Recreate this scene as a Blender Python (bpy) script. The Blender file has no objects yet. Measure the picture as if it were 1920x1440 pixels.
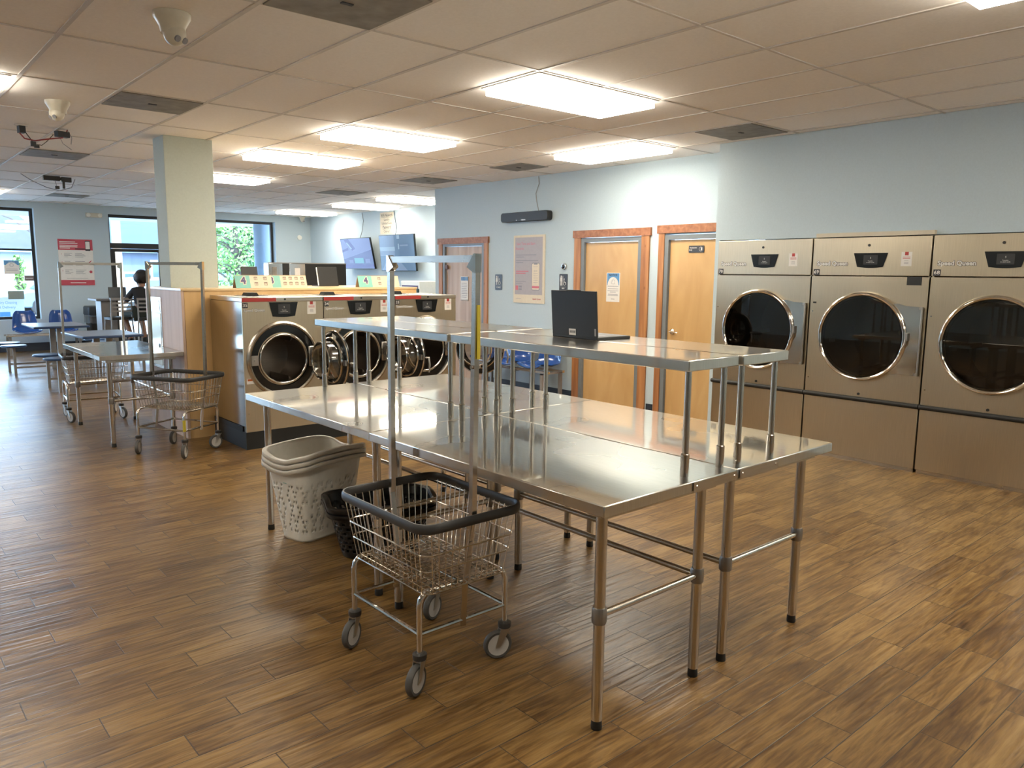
import bpy, math, random
from mathutils import Matrix, Vector
random.seed(7)
scene = bpy.context.scene
COL = scene.collection
PI = math.pi
def rad(d): return d*PI/180

# ------------------------------------------------------------------ camera
F_PX, YAW, PITCH, ROLL, EYE = 1442.0, rad(40.90), rad(8.262), rad(0.533), 1.62
fw = Vector((math.sin(YAW)*math.cos(PITCH), math.cos(YAW)*math.cos(PITCH), -math.sin(PITCH)))
rt = Vector((math.cos(YAW), -math.sin(YAW), 0)); up = rt.cross(fw)
rt2 = rt*math.cos(ROLL) + up*math.sin(ROLL); up2 = up*math.cos(ROLL) - rt*math.sin(ROLL)
cam_data = bpy.data.cameras.new('camera'); cam = bpy.data.objects.new('camera', cam_data); COL.objects.link(cam)
cam_data.sensor_width = 36; cam_data.lens = F_PX/1920*36; cam_data.clip_start = 0.05; cam_data.clip_end = 300
cam.matrix_world = Matrix(((rt2.x, up2.x, -fw.x, 0), (rt2.y, up2.y, -fw.y, 0), (rt2.z, up2.z, -fw.z, EYE), (0, 0, 0, 1)))
scene.camera = cam

# ------------------------------------------------------------------ light and exposure
vs = scene.view_settings
vs.view_transform = 'Standard'; vs.look = 'None'; vs.gamma = 1; vs.use_curve_mapping = False
vs.exposure = 0.34
PANEL_POWER = 18
SKY_POWER = 15.0
w = bpy.data.worlds.new('sky'); scene.world = w; w.use_nodes = True
bg = w.node_tree.nodes['Background']; bg.inputs[0].default_value = (0.50, 0.73, 1.0, 1); bg.inputs[1].default_value = SKY_POWER
sd = bpy.data.lights.new('sun', 'SUN'); sd.energy = 6.0; sd.angle = rad(1.5); sd.color = (1, 0.96, 0.9)
sun = bpy.data.objects.new('sun', sd); COL.objects.link(sun)
sun.rotation_euler = Vector((0.25, 0.6, -0.75)).to_track_quat('-Z', 'Y').to_euler()
scene.cycles.max_bounces = 10; scene.cycles.diffuse_bounces = 5; scene.cycles.glossy_bounces = 5
scene.cycles.transparent_max_bounces = 12; scene.cycles.transmission_bounces = 6
scene.cycles.sample_clamp_indirect = 8.0; scene.cycles.caustics_reflective = True; scene.cycles.blur_glossy = 1.0; scene.cycles.caustics_refractive = False
scene.cycles.use_denoising = True

# ------------------------------------------------------------------ materials
MATS = {}
def new_mat(name):
    m = bpy.data.materials.new(name); m.use_nodes = True; MATS[name] = m
    nt = m.node_tree; return m, nt, nt.nodes['Principled BSDF']
def N(nt, t, **kw):
    n = nt.nodes.new(t)
    for k, v in kw.items(): setattr(n, k, v)
    return n
def mp(nt, scale=(1,1,1), coord='Object'):
    tc = N(nt, 'ShaderNodeTexCoord'); m = N(nt, 'ShaderNodeMapping'); m.inputs['Scale'].default_value = scale
    nt.links.new(tc.outputs[coord], m.inputs[0]); return m.outputs[0]
def math_n(nt, op, a, b=None, c=None):
    n = N(nt, 'ShaderNodeMath', operation=op)
    for i, v in enumerate((a, b, c)):
        if v is None: continue
        if isinstance(v, (int, float)): n.inputs[i].default_value = v
        else: nt.links.new(v, n.inputs[i])
    return n.outputs[0]
def ramp(nt, fac, stops):
    r = N(nt, 'ShaderNodeValToRGB'); e = r.color_ramp.elements
    e[0].position, e[0].color = stops[0][0], (*stops[0][1], 1)
    e[1].position, e[1].color = stops[-1][0], (*stops[-1][1], 1)
    for p, c in stops[1:-1]:
        x = e.new(p); x.color = (*c, 1)
    nt.links.new(fac, r.inputs[0]); return r.outputs[0]
def bump(nt, b, h, strength=.2, dist=.002):
    n = N(nt, 'ShaderNodeBump'); n.inputs['Strength'].default_value = strength; n.inputs['Distance'].default_value = dist
    nt.links.new(h, n.inputs['Height']); nt.links.new(n.outputs[0], b.inputs['Normal']); return n
def plain(name, col, rough=.5, metal=0, spec=.5, noise=.0, nscale=30, bmp=0, coat=0, sheen=0):
    m, nt, b = new_mat(name)
    b.inputs['Base Color'].default_value = (*col, 1); b.inputs['Roughness'].default_value = rough
    b.inputs['Metallic'].default_value = metal; b.inputs['Specular IOR Level'].default_value = spec
    b.inputs['Coat Weight'].default_value = coat; b.inputs['Coat Roughness'].default_value = .08
    v = mp(nt); t = N(nt, 'ShaderNodeTexNoise'); t.inputs['Scale'].default_value = nscale; t.inputs['Detail'].default_value = 4
    nt.links.new(v, t.inputs[0])
    k = max(noise, .03)
    c = ramp(nt, t.outputs[0], [(.3, tuple(x*(1-k) for x in col)), (.7, tuple(min(1, x*(1+k)) for x in col))])
    nt.links.new(c, b.inputs['Base Color'])
    if bmp: bump(nt, b, t.outputs[0], bmp, .001)
    return m
def steel(name, col=(.60,.57,.52), rough=.28, brush=(2,2,160), rvar=.08, wav=.0, wscale=2.0, bs=.06):
    m, nt, b = new_mat(name)
    b.inputs['Metallic'].default_value = 1
    t = N(nt, 'ShaderNodeTexNoise'); t.inputs['Scale'].default_value = 3; t.inputs['Detail'].default_value = 5
    nt.links.new(mp(nt, brush), t.inputs[0])
    t2 = N(nt, 'ShaderNodeTexNoise'); t2.normalize = False; t2.inputs['Scale'].default_value = wscale; t2.inputs['Detail'].default_value = 1
    nt.links.new(mp(nt), t2.inputs[0])
    mr = N(nt, 'ShaderNodeMapRange'); nt.links.new(t2.outputs[0], mr.inputs[0])
    mr.inputs[1].default_value = -.8; mr.inputs[2].default_value = .8; mr.inputs[3].default_value = rough-rvar; mr.inputs[4].default_value = rough+rvar
    nt.links.new(mr.outputs[0], b.inputs['Roughness'])
    c = ramp(nt, t.outputs[0], [(.3, tuple(x*.93 for x in col)), (.7, tuple(min(1, x*1.05) for x in col))])
    nt.links.new(c, b.inputs['Base Color'])
    h = t.outputs[0]
    n1 = bump(nt, b, h, bs, .0006)
    if wav:
        n2 = N(nt, 'ShaderNodeBump'); n2.inputs['Strength'].default_value = wav; n2.inputs['Distance'].default_value = .02
        nt.links.new(t2.outputs[0], n2.inputs['Height']); nt.links.new(n2.outputs[0], n1.inputs['Normal'])
    return m
def wood(name, c0, c1, c2, scale=(14,14,1.2), rough=.45, dist=1.2, knots=False, bs=.1):
    m, nt, b = new_mat(name)
    v = mp(nt, scale)
    t = N(nt, 'ShaderNodeTexNoise'); t.inputs['Scale'].default_value = 1.3; t.inputs['Detail'].default_value = 6; t.inputs['Distortion'].default_value = dist
    nt.links.new(v, t.inputs[0])
    c = ramp(nt, t.outputs[0], [(.3, c0), (.5, c1), (.7, c2)])
    if knots:
        vo = N(nt, 'ShaderNodeTexVoronoi'); vo.inputs['Scale'].default_value = 4.2
        nt.links.new(mp(nt, (1.6, 1.6, .8)), vo.inputs[0])
        k = ramp(nt, vo.outputs['Distance'], [(.10, (1,1,1)), (.15, (0,0,0))])
        mx = N(nt, 'ShaderNodeMix', data_type='RGBA'); nt.links.new(k, mx.inputs[0]); nt.links.new(c, mx.inputs[6])
        mx.inputs[7].default_value = (c0[0]*.3, c0[1]*.22, c0[2]*.2, 1); c = mx.outputs[2]
    nt.links.new(c, b.inputs['Base Color']); b.inputs['Roughness'].default_value = rough
    bump(nt, b, t.outputs[0], bs, .001)
    return m
def emit(name, col, s):
    m, nt, b = new_mat(name); b.inputs['Base Color'].default_value = (.02,.02,.02,1); b.inputs['Roughness'].default_value = .15
    b.inputs['Emission Color'].default_value = (*col, 1); b.inputs['Emission Strength'].default_value = s; return m
def glassy(name, tint=(1,1,1), refl=.06, rough=.01, tr=1.0):
    m, nt, b = new_mat(name); nt.nodes.remove(b); out = nt.nodes['Material Output']
    t = N(nt, 'ShaderNodeBsdfTransparent'); t.inputs[0].default_value = (tint[0]*tr, tint[1]*tr, tint[2]*tr, 1)
    g = N(nt, 'ShaderNodeBsdfGlossy'); g.inputs['Roughness'].default_value = rough
    lw = N(nt, 'ShaderNodeLayerWeight'); lw.inputs[0].default_value = .2
    k = math_n(nt, 'ADD', math_n(nt, 'MULTIPLY', lw.outputs['Fresnel'], .7), refl)
    mx = N(nt, 'ShaderNodeMixShader'); nt.links.new(k, mx.inputs[0]); nt.links.new(t.outputs[0], mx.inputs[1]); nt.links.new(g.outputs[0], mx.inputs[2])
    nt.links.new(mx.outputs[0], out.inputs[0]); return m

def floor_mat():
    m, nt, b = new_mat('wood_look_floor_tile')
    tc = N(nt, 'ShaderNodeTexCoord'); sp = N(nt, 'ShaderNodeSeparateXYZ'); nt.links.new(tc.outputs['Object'], sp.inputs[0])
    x, y = sp.outputs[0], sp.outputs[1]
    v = math_n(nt, 'DIVIDE', math_n(nt, 'SUBTRACT', y, 1.42), .1515)
    row = math_n(nt, 'FLOOR', v); fv = math_n(nt, 'SUBTRACT', v, row)
    u = math_n(nt, 'DIVIDE', math_n(nt, 'SUBTRACT', math_n(nt, 'SUBTRACT', x, 2.99), math_n(nt, 'MULTIPLY', row, .2017)), .605)
    colm = math_n(nt, 'FLOOR', u); fu = math_n(nt, 'SUBTRACT', u, colm)
    du = math_n(nt, 'MULTIPLY', math_n(nt, 'MINIMUM', fu, math_n(nt, 'SUBTRACT', 1.0, fu)), .605)
    dv = math_n(nt, 'MULTIPLY', math_n(nt, 'MINIMUM', fv, math_n(nt, 'SUBTRACT', 1.0, fv)), .1515)
    d = math_n(nt, 'MINIMUM', du, dv)
    gap = N(nt, 'ShaderNodeMapRange'); nt.links.new(d, gap.inputs[0]); gap.inputs[1].default_value = .0012; gap.inputs[2].default_value = .0026
    cell = N(nt, 'ShaderNodeCombineXYZ'); nt.links.new(colm, cell.inputs[0]); nt.links.new(row, cell.inputs[1])
    wn = N(nt, 'ShaderNodeTexWhiteNoise'); wn.noise_dimensions = '2D'; nt.links.new(cell.outputs[0], wn.inputs[0])
    off = N(nt, 'ShaderNodeVectorMath', operation='MULTIPLY_ADD')
    nt.links.new(wn.outputs['Color'], off.inputs[0]); off.inputs[1].default_value = (40, 40, 40)
    nt.links.new(tc.outputs['Object'], off.inputs[2])
    mg = N(nt, 'ShaderNodeMapping'); mg.inputs['Scale'].default_value = (1.6, 16, 1); nt.links.new(off.outputs[0], mg.inputs[0])
    g = N(nt, 'ShaderNodeTexNoise'); g.inputs['Scale'].default_value = 1.6; g.inputs['Detail'].default_value = 7; g.inputs['Roughness'].default_value = .62; g.inputs['Distortion'].default_value = 1.6
    nt.links.new(mg.outputs[0], g.inputs[0])
    mb2 = N(nt, 'ShaderNodeMapping'); mb2.inputs['Scale'].default_value = (2.2, 6, 1); nt.links.new(off.outputs[0], mb2.inputs[0])
    blot = N(nt, 'ShaderNodeTexNoise'); blot.inputs['Scale'].default_value = 1.2; blot.inputs['Detail'].default_value = 3; nt.links.new(mb2.outputs[0], blot.inputs[0])
    mf = N(nt, 'ShaderNodeMapping'); mf.inputs['Scale'].default_value = (9, 110, 1); nt.links.new(off.outputs[0], mf.inputs[0])
    fine = N(nt, 'ShaderNodeTexNoise'); fine.inputs['Scale'].default_value = 1.0; fine.inputs['Detail'].default_value = 4; nt.links.new(mf.outputs[0], fine.inputs[0])
    s = math_n(nt, 'ADD', math_n(nt, 'MULTIPLY', g.outputs[0], .50), math_n(nt, 'ADD', math_n(nt, 'MULTIPLY', blot.outputs[0], .30), math_n(nt, 'MULTIPLY', fine.outputs[0], .20)))
    s = math_n(nt, 'ADD', s, math_n(nt, 'MULTIPLY', math_n(nt, 'SUBTRACT', wn.outputs['Value'], .5), .07))
    c = ramp(nt, s, [(.34, FLOORC[0]), (.46, FLOORC[1]), (.55, FLOORC[2]), (.68, FLOORC[3])])
    mx = N(nt, 'ShaderNodeMix', data_type='RGBA'); nt.links.new(gap.outputs[0], mx.inputs[0]); mx.inputs[6].default_value = (.045, .03, .018, 1); nt.links.new(c, mx.inputs[7])
    nt.links.new(mx.outputs[2], b.inputs['Base Color'])
    # scraped ridges along the plank
    mw = N(nt, 'ShaderNodeMapping'); mw.inputs['Scale'].default_value = (2.2, 34, 1); nt.links.new(off.outputs[0], mw.inputs[0])
    rg = N(nt, 'ShaderNodeTexNoise'); rg.inputs['Scale'].default_value = 1.3; rg.inputs['Detail'].default_value = 1.5; rg.inputs['Distortion'].default_value = .4; nt.links.new(mw.outputs[0], rg.inputs[0])
    b.inputs['Roughness'].default_value = .33; b.inputs['Specular IOR Level'].default_value = .62
    h = math_n(nt, 'ADD', math_n(nt, 'MULTIPLY', rg.outputs[0], .8), math_n(nt, 'MULTIPLY', gap.outputs[0], .4))
    bump(nt, b, h, .6, .006)
    return m
FLOORC = [(.043,.017,.004), (.122,.063,.018), (.220,.126,.040), (.330,.208,.078)]
FLOOR = floor_mat()

def ceiling_mat():
    m, nt, b = new_mat('acoustic_ceiling_tile')
    tc = N(nt, 'ShaderNodeTexCoord')
    t = N(nt, 'ShaderNodeTexNoise'); t.inputs['Scale'].default_value = 55; t.inputs['Detail'].default_value = 5; nt.links.new(tc.outputs['Object'], t.inputs[0])
    t2 = N(nt, 'ShaderNodeTexNoise'); t2.inputs['Scale'].default_value = .8; nt.links.new(tc.outputs['Object'], t2.inputs[0])
    sp = N(nt, 'ShaderNodeSeparateXYZ'); nt.links.new(tc.outputs['Object'], sp.inputs[0])
    cu = math_n(nt, 'FLOOR', math_n(nt, 'DIVIDE', math_n(nt, 'SUBTRACT', sp.outputs[0], 3.45), .61))
    cv = math_n(nt, 'FLOOR', math_n(nt, 'DIVIDE', math_n(nt, 'SUBTRACT', sp.outputs[1], 4.968), 1.22))
    cell = N(nt, 'ShaderNodeCombineXYZ'); nt.links.new(cu, cell.inputs[0]); nt.links.new(cv, cell.inputs[1])
    wn = N(nt, 'ShaderNodeTexWhiteNoise'); wn.noise_dimensions = '2D'; nt.links.new(cell.outputs[0], wn.inputs[0])
    s = math_n(nt, 'ADD', math_n(nt, 'MULTIPLY', t.outputs[0], .5), math_n(nt, 'ADD', math_n(nt, 'MULTIPLY', wn.outputs['Value'], .2), math_n(nt, 'MULTIPLY', t2.outputs[0], .3)))
    c = ramp(nt, s, [(.3, (.86,.83,.80)), (.7, (.95,.92,.89))])
    nt.links.new(c, b.inputs['Base Color']); b.inputs['Roughness'].default_value = .9; b.inputs['Specular IOR Level'].default_value = .2
    bump(nt, b, t.outputs[0], .35, .002)
    return m
CEIL = ceiling_mat()
WALL = plain('pale_blue_grey_wall_paint', (.48,.575,.625), .75, noise=.03, nscale=90, bmp=.12, spec=.3)
COLUMN_PAINT = plain('column_paint', (.50,.55,.50), .75, noise=.03, nscale=60, bmp=.1, spec=.3)
GRID = plain('ceiling_grid_white', (.62,.58,.54), .5)
BASEB = plain('dark_blue_baseboard', (.02,.03,.045), .4)
STEEL = steel('brushed_stainless_front', (.58,.50,.37), .33, (90,90,1.5), .04, .03, 1.1)
def sheet_top():
    m = steel('polished_stainless_top', (.60,.58,.53), .30, (60,3,3), .05, .0, 2.5, .02); nt = m.node_tree
    out = nt.nodes['Material Output']; b = nt.nodes['Principled BSDF']
    g = N(nt, 'ShaderNodeBsdfGlossy'); g.inputs['Roughness'].default_value = .045; g.inputs['Color'].default_value = (.72, .70, .65, 1)
    n2 = N(nt, 'ShaderNodeBump'); n2.inputs['Strength'].default_value = .005; n2.inputs['Distance'].default_value = .02
    t2 = N(nt, 'ShaderNodeTexNoise'); t2.normalize = False; t2.inputs['Scale'].default_value = 2.2; t2.inputs['Detail'].default_value = 1; nt.links.new(mp(nt), t2.inputs[0]); nt.links.new(t2.outputs[0], n2.inputs['Height']); nt.links.new(n2.outputs[0], g.inputs['Normal'])
    mx = N(nt, 'ShaderNodeMixShader'); lw = N(nt, 'ShaderNodeLayerWeight'); lw.inputs[0].default_value = .5
    mr = N(nt, 'ShaderNodeMapRange'); nt.links.new(lw.outputs['Facing'], mr.inputs[0]); mr.inputs[3].default_value = .28; mr.inputs[4].default_value = .78; mr.clamp = True
    nt.links.new(mr.outputs[0], mx.inputs[0]); nt.links.new(b.outputs[0], mx.inputs[1]); nt.links.new(g.outputs[0], mx.inputs[2]); nt.links.new(mx.outputs[0], out.inputs[0])
    return m
STEEL_TOP = sheet_top()
STEEL_SIDE = steel('glossy_stainless_side', (.58,.56,.52), .12, (60,60,1.5), .03, .04, 1.4)
STEEL_EDGE = steel('stainless_edge', (.58,.54,.48), .26, (3,3,40), .04)
TUBE = steel('stainless_tube', (.62,.58,.52), .22, (60,60,1), .04)
CHROME = steel('chrome', (.72,.69,.64), .09, (1,1,1), .03)
WIRE = steel('chrome_wire', (.70,.66,.60), .16, (1,1,1), .03)
CAST = plain('grey_cast_collar', (.30,.28,.26), .38, metal=.8)
RUBBER = plain('black_rubber', (.012,.012,.012), .55)
BUMPER = plain('charcoal_vinyl_bumper', (.035,.035,.035), .42, bmp=.1)
TIRE = plain('grey_rubber_tire', (.075,.072,.068), .6)
HUB = plain('light_grey_plastic_hub', (.52,.50,.47), .4)
ZINC = steel('zinc_fork', (.50,.48,.45), .3, (1,1,1), .05)
BLACK = plain('gloss_black_plastic', (.008,.009,.010), .18)
MBLACK = plain('matt_black_plastic', (.012,.013,.013), .5)
DRUM = steel('drum_steel', (.24,.21,.18), .36, (1,1,60), .05)
DARKGLASS = glassy('dark_door_glass', (.62,.57,.50), .05, .02, .9)
CLEARGLASS = glassy('clear_pane', (.95,.98,1.0), .02)
BOWL = glassy('clear_bowl_glass', (.62,.60,.54), .12, .03, .85)
WHITE = plain('white_paper', (.72,.70,.66), .7)
CREAM = plain('cream_paper', (.68,.60,.46), .7)
RED = plain('red_label', (.42,.035,.03), .5)
PINK = plain('pink_red_print', (.50,.07,.10), .6)
INK = plain('dark_ink', (.03,.03,.04), .6)
GREYINK = plain('grey_ink', (.25,.25,.27), .6)
SILVER_LETTER = plain('silver_white_lettering', (.75,.74,.70), .35, metal=.3)
BIRCH = wood('birch_veneer', (.50,.30,.115), (.55,.34,.14), (.59,.38,.165), (4,4,1.0), .42, .8)
BIRCH_PALE = wood('rosy_birch_veneer', (.36,.24,.16), (.44,.30,.20), (.50,.36,.25), (9,9,.8), .45, .6)
CEDAR = wood('knotty_cedar_casing', (.26,.10,.035), (.40,.17,.06), (.50,.24,.09), (15,15,1.0), .5, .5, knots=True)
CEDAR_H = wood('knotty_cedar_header', (.22,.085,.035), (.33,.13,.055), (.42,.18,.08), (15,1.0,15), .5, .5, knots=True)
MAPLE = wood('maple_laminate', (.58,.36,.15), (.64,.41,.18), (.70,.47,.22), (7,7,.7), .32, .5)
MAPLE_END = wood('pale_maple_laminate', (.52,.37,.28), (.58,.42,.32), (.62,.46,.36), (7,7,.7), .6, .5)
MAPLE_TOP = wood('maple_top_laminate', (.62,.44,.24), (.68,.49,.27), (.74,.55,.32), (.7,7,7), .28, .5)
GREYPAINT = plain('grey_door_frame_paint', (.17,.19,.20), .45)
BLUE = plain('glossy_blue_shell', (.012,.065,.27), .16, coat=.6)
NAVY = plain('navy_laminate', (.018,.05,.13), .3)
NAVYTOP = plain('grey_blue_laminate_top', (.16,.20,.27), .3)
GREYMETAL = plain('grey_painted_metal', (.28,.27,.26), .4, metal=.3)
TEAL = plain('mint_print', (.22,.52,.45), .6)
PURPLE = plain('purple_print', (.09,.07,.17), .6)
PLAST_W = plain('white_plastic', (.80,.78,.71), .38)
PLAST_B = plain('black_plastic_basket', (.010,.010,.011), .3)
OFFW = plain('cream_camera_plastic', (.62,.58,.48), .3)
YELLOW = plain('yellow_label', (.50,.40,.03), .5)
LIGHTPANEL = emit('lit_diffuser', (1.0, .91, .76), PANEL_POWER)
VENTGREY = plain('dusty_grey_return_grille', (.22,.205,.18), .6, noise=.25, nscale=9)
DARKGREEN = plain('dark_green_plastic', (.02,.05,.045), .35)

# ------------------------------------------------------------------ geometry helpers
def _font_mesh(s, bold=0.0, cache={}):
    k = (s, bold)
    if k not in cache:
        cu = bpy.data.curves.new('t', 'FONT'); cu.body = s; cu.size = 1; cu.align_x = 'CENTER'; cu.align_y = 'CENTER'; cu.offset = bold; cu.resolution_u = 2
        o = bpy.data.objects.new('t', cu); COL.objects.link(o)
        dg = bpy.context.evaluated_depsgraph_get(); dg.update()
        me = o.evaluated_get(dg).to_mesh()
        vs_ = [v.co.copy() for v in me.vertices]; fs = [tuple(p.vertices) for p in me.polygons]
        o.evaluated_get(dg).to_mesh_clear(); bpy.data.objects.remove(o); bpy.data.curves.remove(cu)
        cache[k] = (vs_, fs)
    return cache[k]
class MB:
    def __init__(s, M=None): s.v = []; s.f = []; s.mi = []; s.sm = []; s.M = M or Matrix()
    def add(s, vs_, fs, mi=0, smooth=False, M=None):
        T = s.M @ M if M is not None else s.M
        o = len(s.v); s.v += [T @ Vector(p) for p in vs_]
        s.f += [tuple(i+o for i in f) for f in fs]; s.mi += [mi]*len(fs); s.sm += [smooth]*len(fs); return s
    def box(s, x0, y0, z0, x1, y1, z1, mi=0, M=None):
        vs_ = [(x0,y0,z0),(x1,y0,z0),(x1,y1,z0),(x0,y1,z0),(x0,y0,z1),(x1,y0,z1),(x1,y1,z1),(x0,y1,z1)]
        return s.add(vs_, [(3,2,1,0),(4,5,6,7),(0,1,5,4),(1,2,6,5),(2,3,7,6),(3,0,4,7)], mi, False, M)
    def ring_loft(s, rings, closed_ring=True, cap0=True, cap1=True, mi=0, smooth=True, loop=False, M=None):
        n = len(rings[0]); vs_ = [p for r in rings for p in r]; fs = []
        R_ = len(rings)
        for i in range(R_ if loop else R_-1):
            a, b2 = i*n, ((i+1) % R_)*n
            for j in range(n if closed_ring else n-1):
                k = (j+1) % n; fs.append((a+j, a+k, b2+k, b2+j))
        s.add(vs_, fs, mi, smooth, M)
        if cap0 and not loop: s.add(rings[0], [tuple(range(n))[::-1]], mi, False, M)
        if cap1 and not loop: s.add(rings[-1], [tuple(range(n))], mi, False, M)
        return s
    def tube(s, pts, r, n=8, loop=False, mi=0, M=None, caps=True):
        pts = [Vector(p) for p in pts]; m = len(pts); rings = []; u = None
        for i, p in enumerate(pts):
            if loop: d = (pts[(i+1) % m]-pts[i-1]).normalized()
            else: d = (pts[min(i+1, m-1)]-pts[max(i-1, 0)]).normalized()
            if u is None: u = d.orthogonal().normalized()
            else:
                u = u-d*u.dot(d); u = u.normalized() if u.length > 1e-6 else d.orthogonal().normalized()
            w_ = d.cross(u); rr = r[i] if isinstance(r, (list, tuple)) else r
            rings.append([p+(u*math.cos(2*PI*j/n)+w_*math.sin(2*PI*j/n))*rr for j in range(n)])
        return s.ring_loft(rings, True, caps, caps, mi, True, loop, M)
    def bar(s, a, b2, w_, h=None, mi=0, M=None):      # square bar between two points
        a, b2 = Vector(a), Vector(b2); h = h or w_; d = (b2-a).normalized()
        u = d.cross(Vector((0,0,1))); u = u.normalized() if u.length > .01 else Vector((1,0,0)); v = u.cross(d)
        r = lambda p: [p+u*w_/2+v*h/2, p-u*w_/2+v*h/2, p-u*w_/2-v*h/2, p+u*w_/2-v*h/2]
        return s.ring_loft([r(a), r(b2)], mi=mi, smooth=False, M=M)
    def lathe(s, prof, n=24, mi=0, M=None, caps=True):   # profile (r, z) about z
        rings = [[(r*math.cos(2*PI*j/n), r*math.sin(2*PI*j/n), z) for j in range(n)] for r, z in prof]
        return s.ring_loft(rings, True, caps, caps, mi, True, False, M)
    def prism(s, poly, y0, y1, mi=0, M=None):            # polygon (x, z) extruded along y
        n = len(poly); vs_ = [(x, y0, z) for x, z in poly]+[(x, y1, z) for x, z in poly]
        fs = [tuple(range(n)), tuple(range(2*n-1, n-1, -1))]+[(i, n+i, n+(i+1) % n, (i+1) % n) for i in range(n)]
        return s.add(vs_, fs, mi, False, M)
    def disc(s, x, z, r, y0, y1, n=24, mi=0, M=None, sx=1):
        return s.prism([(x+sx*r*math.cos(2*PI*i/n), z+r*math.sin(2*PI*i/n)) for i in range(n)], y0, y1, mi, M)
    def holed(s, x0, x1, z0, z1, cx, cz, r, y0, y1, n=48, mi=0, M=None):   # plate with a round hole
        an = set(2*PI*i/n for i in range(n))
        for X_, Z_ in ((x0,z0),(x1,z0),(x1,z1),(x0,z1)): an.add(math.atan2(Z_-cz, X_-cx) % (2*PI))
        an = sorted(an); o_, i_ = [], []
        for a in an:
            c, d = math.cos(a), math.sin(a); t = 1e9
            if c > 1e-9: t = min(t, (x1-cx)/c)
            if c < -1e-9: t = min(t, (x0-cx)/c)
            if d > 1e-9: t = min(t, (z1-cz)/d)
            if d < -1e-9: t = min(t, (z0-cz)/d)
            o_.append((cx+c*t, cz+d*t)); i_.append((cx+c*r, cz+d*r))
        m = len(an); P = lambda L, y: [(x, y, z) for x, z in L]
        vs_ = P(o_, y0)+P(i_, y0)+P(o_, y1)+P(i_, y1); fs = []
        for k in range(m):
            q = (k+1) % m
            fs += [(k, q, m+q, m+k), (2*m+q, 2*m+k, 3*m+k, 3*m+q), (k, 2*m+k, 2*m+q, q), (m+k, m+q, 3*m+q, 3*m+k)]
        return s.add(vs_, fs, mi, False, M)
    def torus(s, cx, y, cz, R_, r, n=48, k=10, mi=0, M=None, sy=1):      # ring in the xz plane
        rings = [[(cx+(R_+r*math.cos(b2))*math.cos(a), y+sy*r*math.sin(b2), cz+(R_+r*math.cos(b2))*math.sin(a)) for b2 in [2*PI*j/k for j in range(k)]] for a in [2*PI*i/n for i in range(n)]]
        return s.ring_loft(rings, True, False, False, mi, True, True, M)
    def text(s, t, x, z, size, y=0, mi=0, bold=0.0, sx=1, M=None, rot=0, shear=0):    # flat lettering facing -y
        vs_, fs = _font_mesh(t, bold); c, d = math.cos(rot), math.sin(rot)
        pts = []
        for p in vs_:
            a, b2 = p.x*size*sx+shear*p.y*size, p.y*size
            pts.append((x+a*c-b2*d, y, z+a*d+b2*c))
        return s.add(pts, fs, mi, False, M)
    def build(s, name, mats, parent=None, bevel=0, solid=0, sub=0):
        me = bpy.data.meshes.new(name); me.from_pydata([tuple(v) for v in s.v], [], s.f)
        for m in (mats if isinstance(mats, (list, tuple)) else [mats]): me.materials.append(m)
        me.polygons.foreach_set('material_index', s.mi); me.polygons.foreach_set('use_smooth', s.sm); me.update(); me.set_sharp_from_angle(angle=rad(38))
        o = bpy.data.objects.new(name, me); COL.objects.link(o)
        if parent: o.parent = parent
        if solid:
            md = o.modifiers.new('thick', 'SOLIDIFY'); md.thickness = solid; md.offset = 0
        if bevel:
            md = o.modifiers.new('bevel', 'BEVEL'); md.width = bevel; md.segments = 2; md.limit_method = 'ANGLE'; md.angle_limit = rad(40)
        if sub:
            md = o.modifiers.new('sub', 'SUBSURF'); md.levels = sub; md.render_levels = sub
        return o
def box(name, x0, y0, z0, x1, y1, z1, mat, parent=None, bevel=0): return MB().box(x0,y0,z0,x1,y1,z1).build(name, mat, parent, bevel)
def tag(o, label, cat, group=None, kind=None):
    if label: o['label'] = label
    if cat: o['category'] = cat
    if group: o['group'] = group
    if kind: o['kind'] = kind
    return o
def thing(name, label, cat, loc=(0,0,0), rz=0, group=None, kind=None):
    o = bpy.data.objects.new(name, None); o.empty_display_size = .1; COL.objects.link(o)
    o.location = loc; o.rotation_euler = (0, 0, rad(rz)); return tag(o, label, cat, group, kind)
def part_label(o, label): o['label'] = label; return o
def struct(o, label=None): o['kind'] = 'structure'; (o.__setitem__('label', label) if label else None); return o
KIDS = {}
def children(o): return [c for c in bpy.data.objects if c.parent == o]
def dup(o, loc=None, rz=None, label=None, parent=None):
    c = o.copy(); COL.objects.link(c)
    if parent: c.parent = parent
    if loc is not None: c.location = loc
    if rz is not None: c.rotation_euler = (0, 0, rad(rz))
    if label: c['label'] = label
    for ch in children(o): dup(ch, parent=c)
    return c
def arc(cx, cy, r, a0, a1, n): return [(cx+r*math.cos(rad(a0+(a1-a0)*i/n)), cy+r*math.sin(rad(a0+(a1-a0)*i/n))) for i in range(n+1)]
def rrect(w_, d, r, n=6):
    P = []
    for sx, sy, a in ((1,1,0),(-1,1,90),(-1,-1,180),(1,-1,270)):
        P += arc(sx*(w_/2-r), sy*(d/2-r), r, a, a+90, n)
    return P

def perim(W_, L_, r, cnt):
    P = rrect(W_, L_, r, 10); m = len(P); acc = [0]
    for i in range(m): acc.append(acc[-1]+math.hypot(P[(i+1) % m][0]-P[i][0], P[(i+1) % m][1]-P[i][1]))
    out = []; k = 0
    for j in range(cnt):
        d = acc[-1]*j/cnt
        while acc[k+1] < d: k += 1
        u = (d-acc[k])/max(1e-9, acc[k+1]-acc[k]); a_, b_ = P[k % m], P[(k+1) % m]; out.append((a_[0]+(b_[0]-a_[0])*u, a_[1]+(b_[1]-a_[1])*u))
    return out
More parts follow.
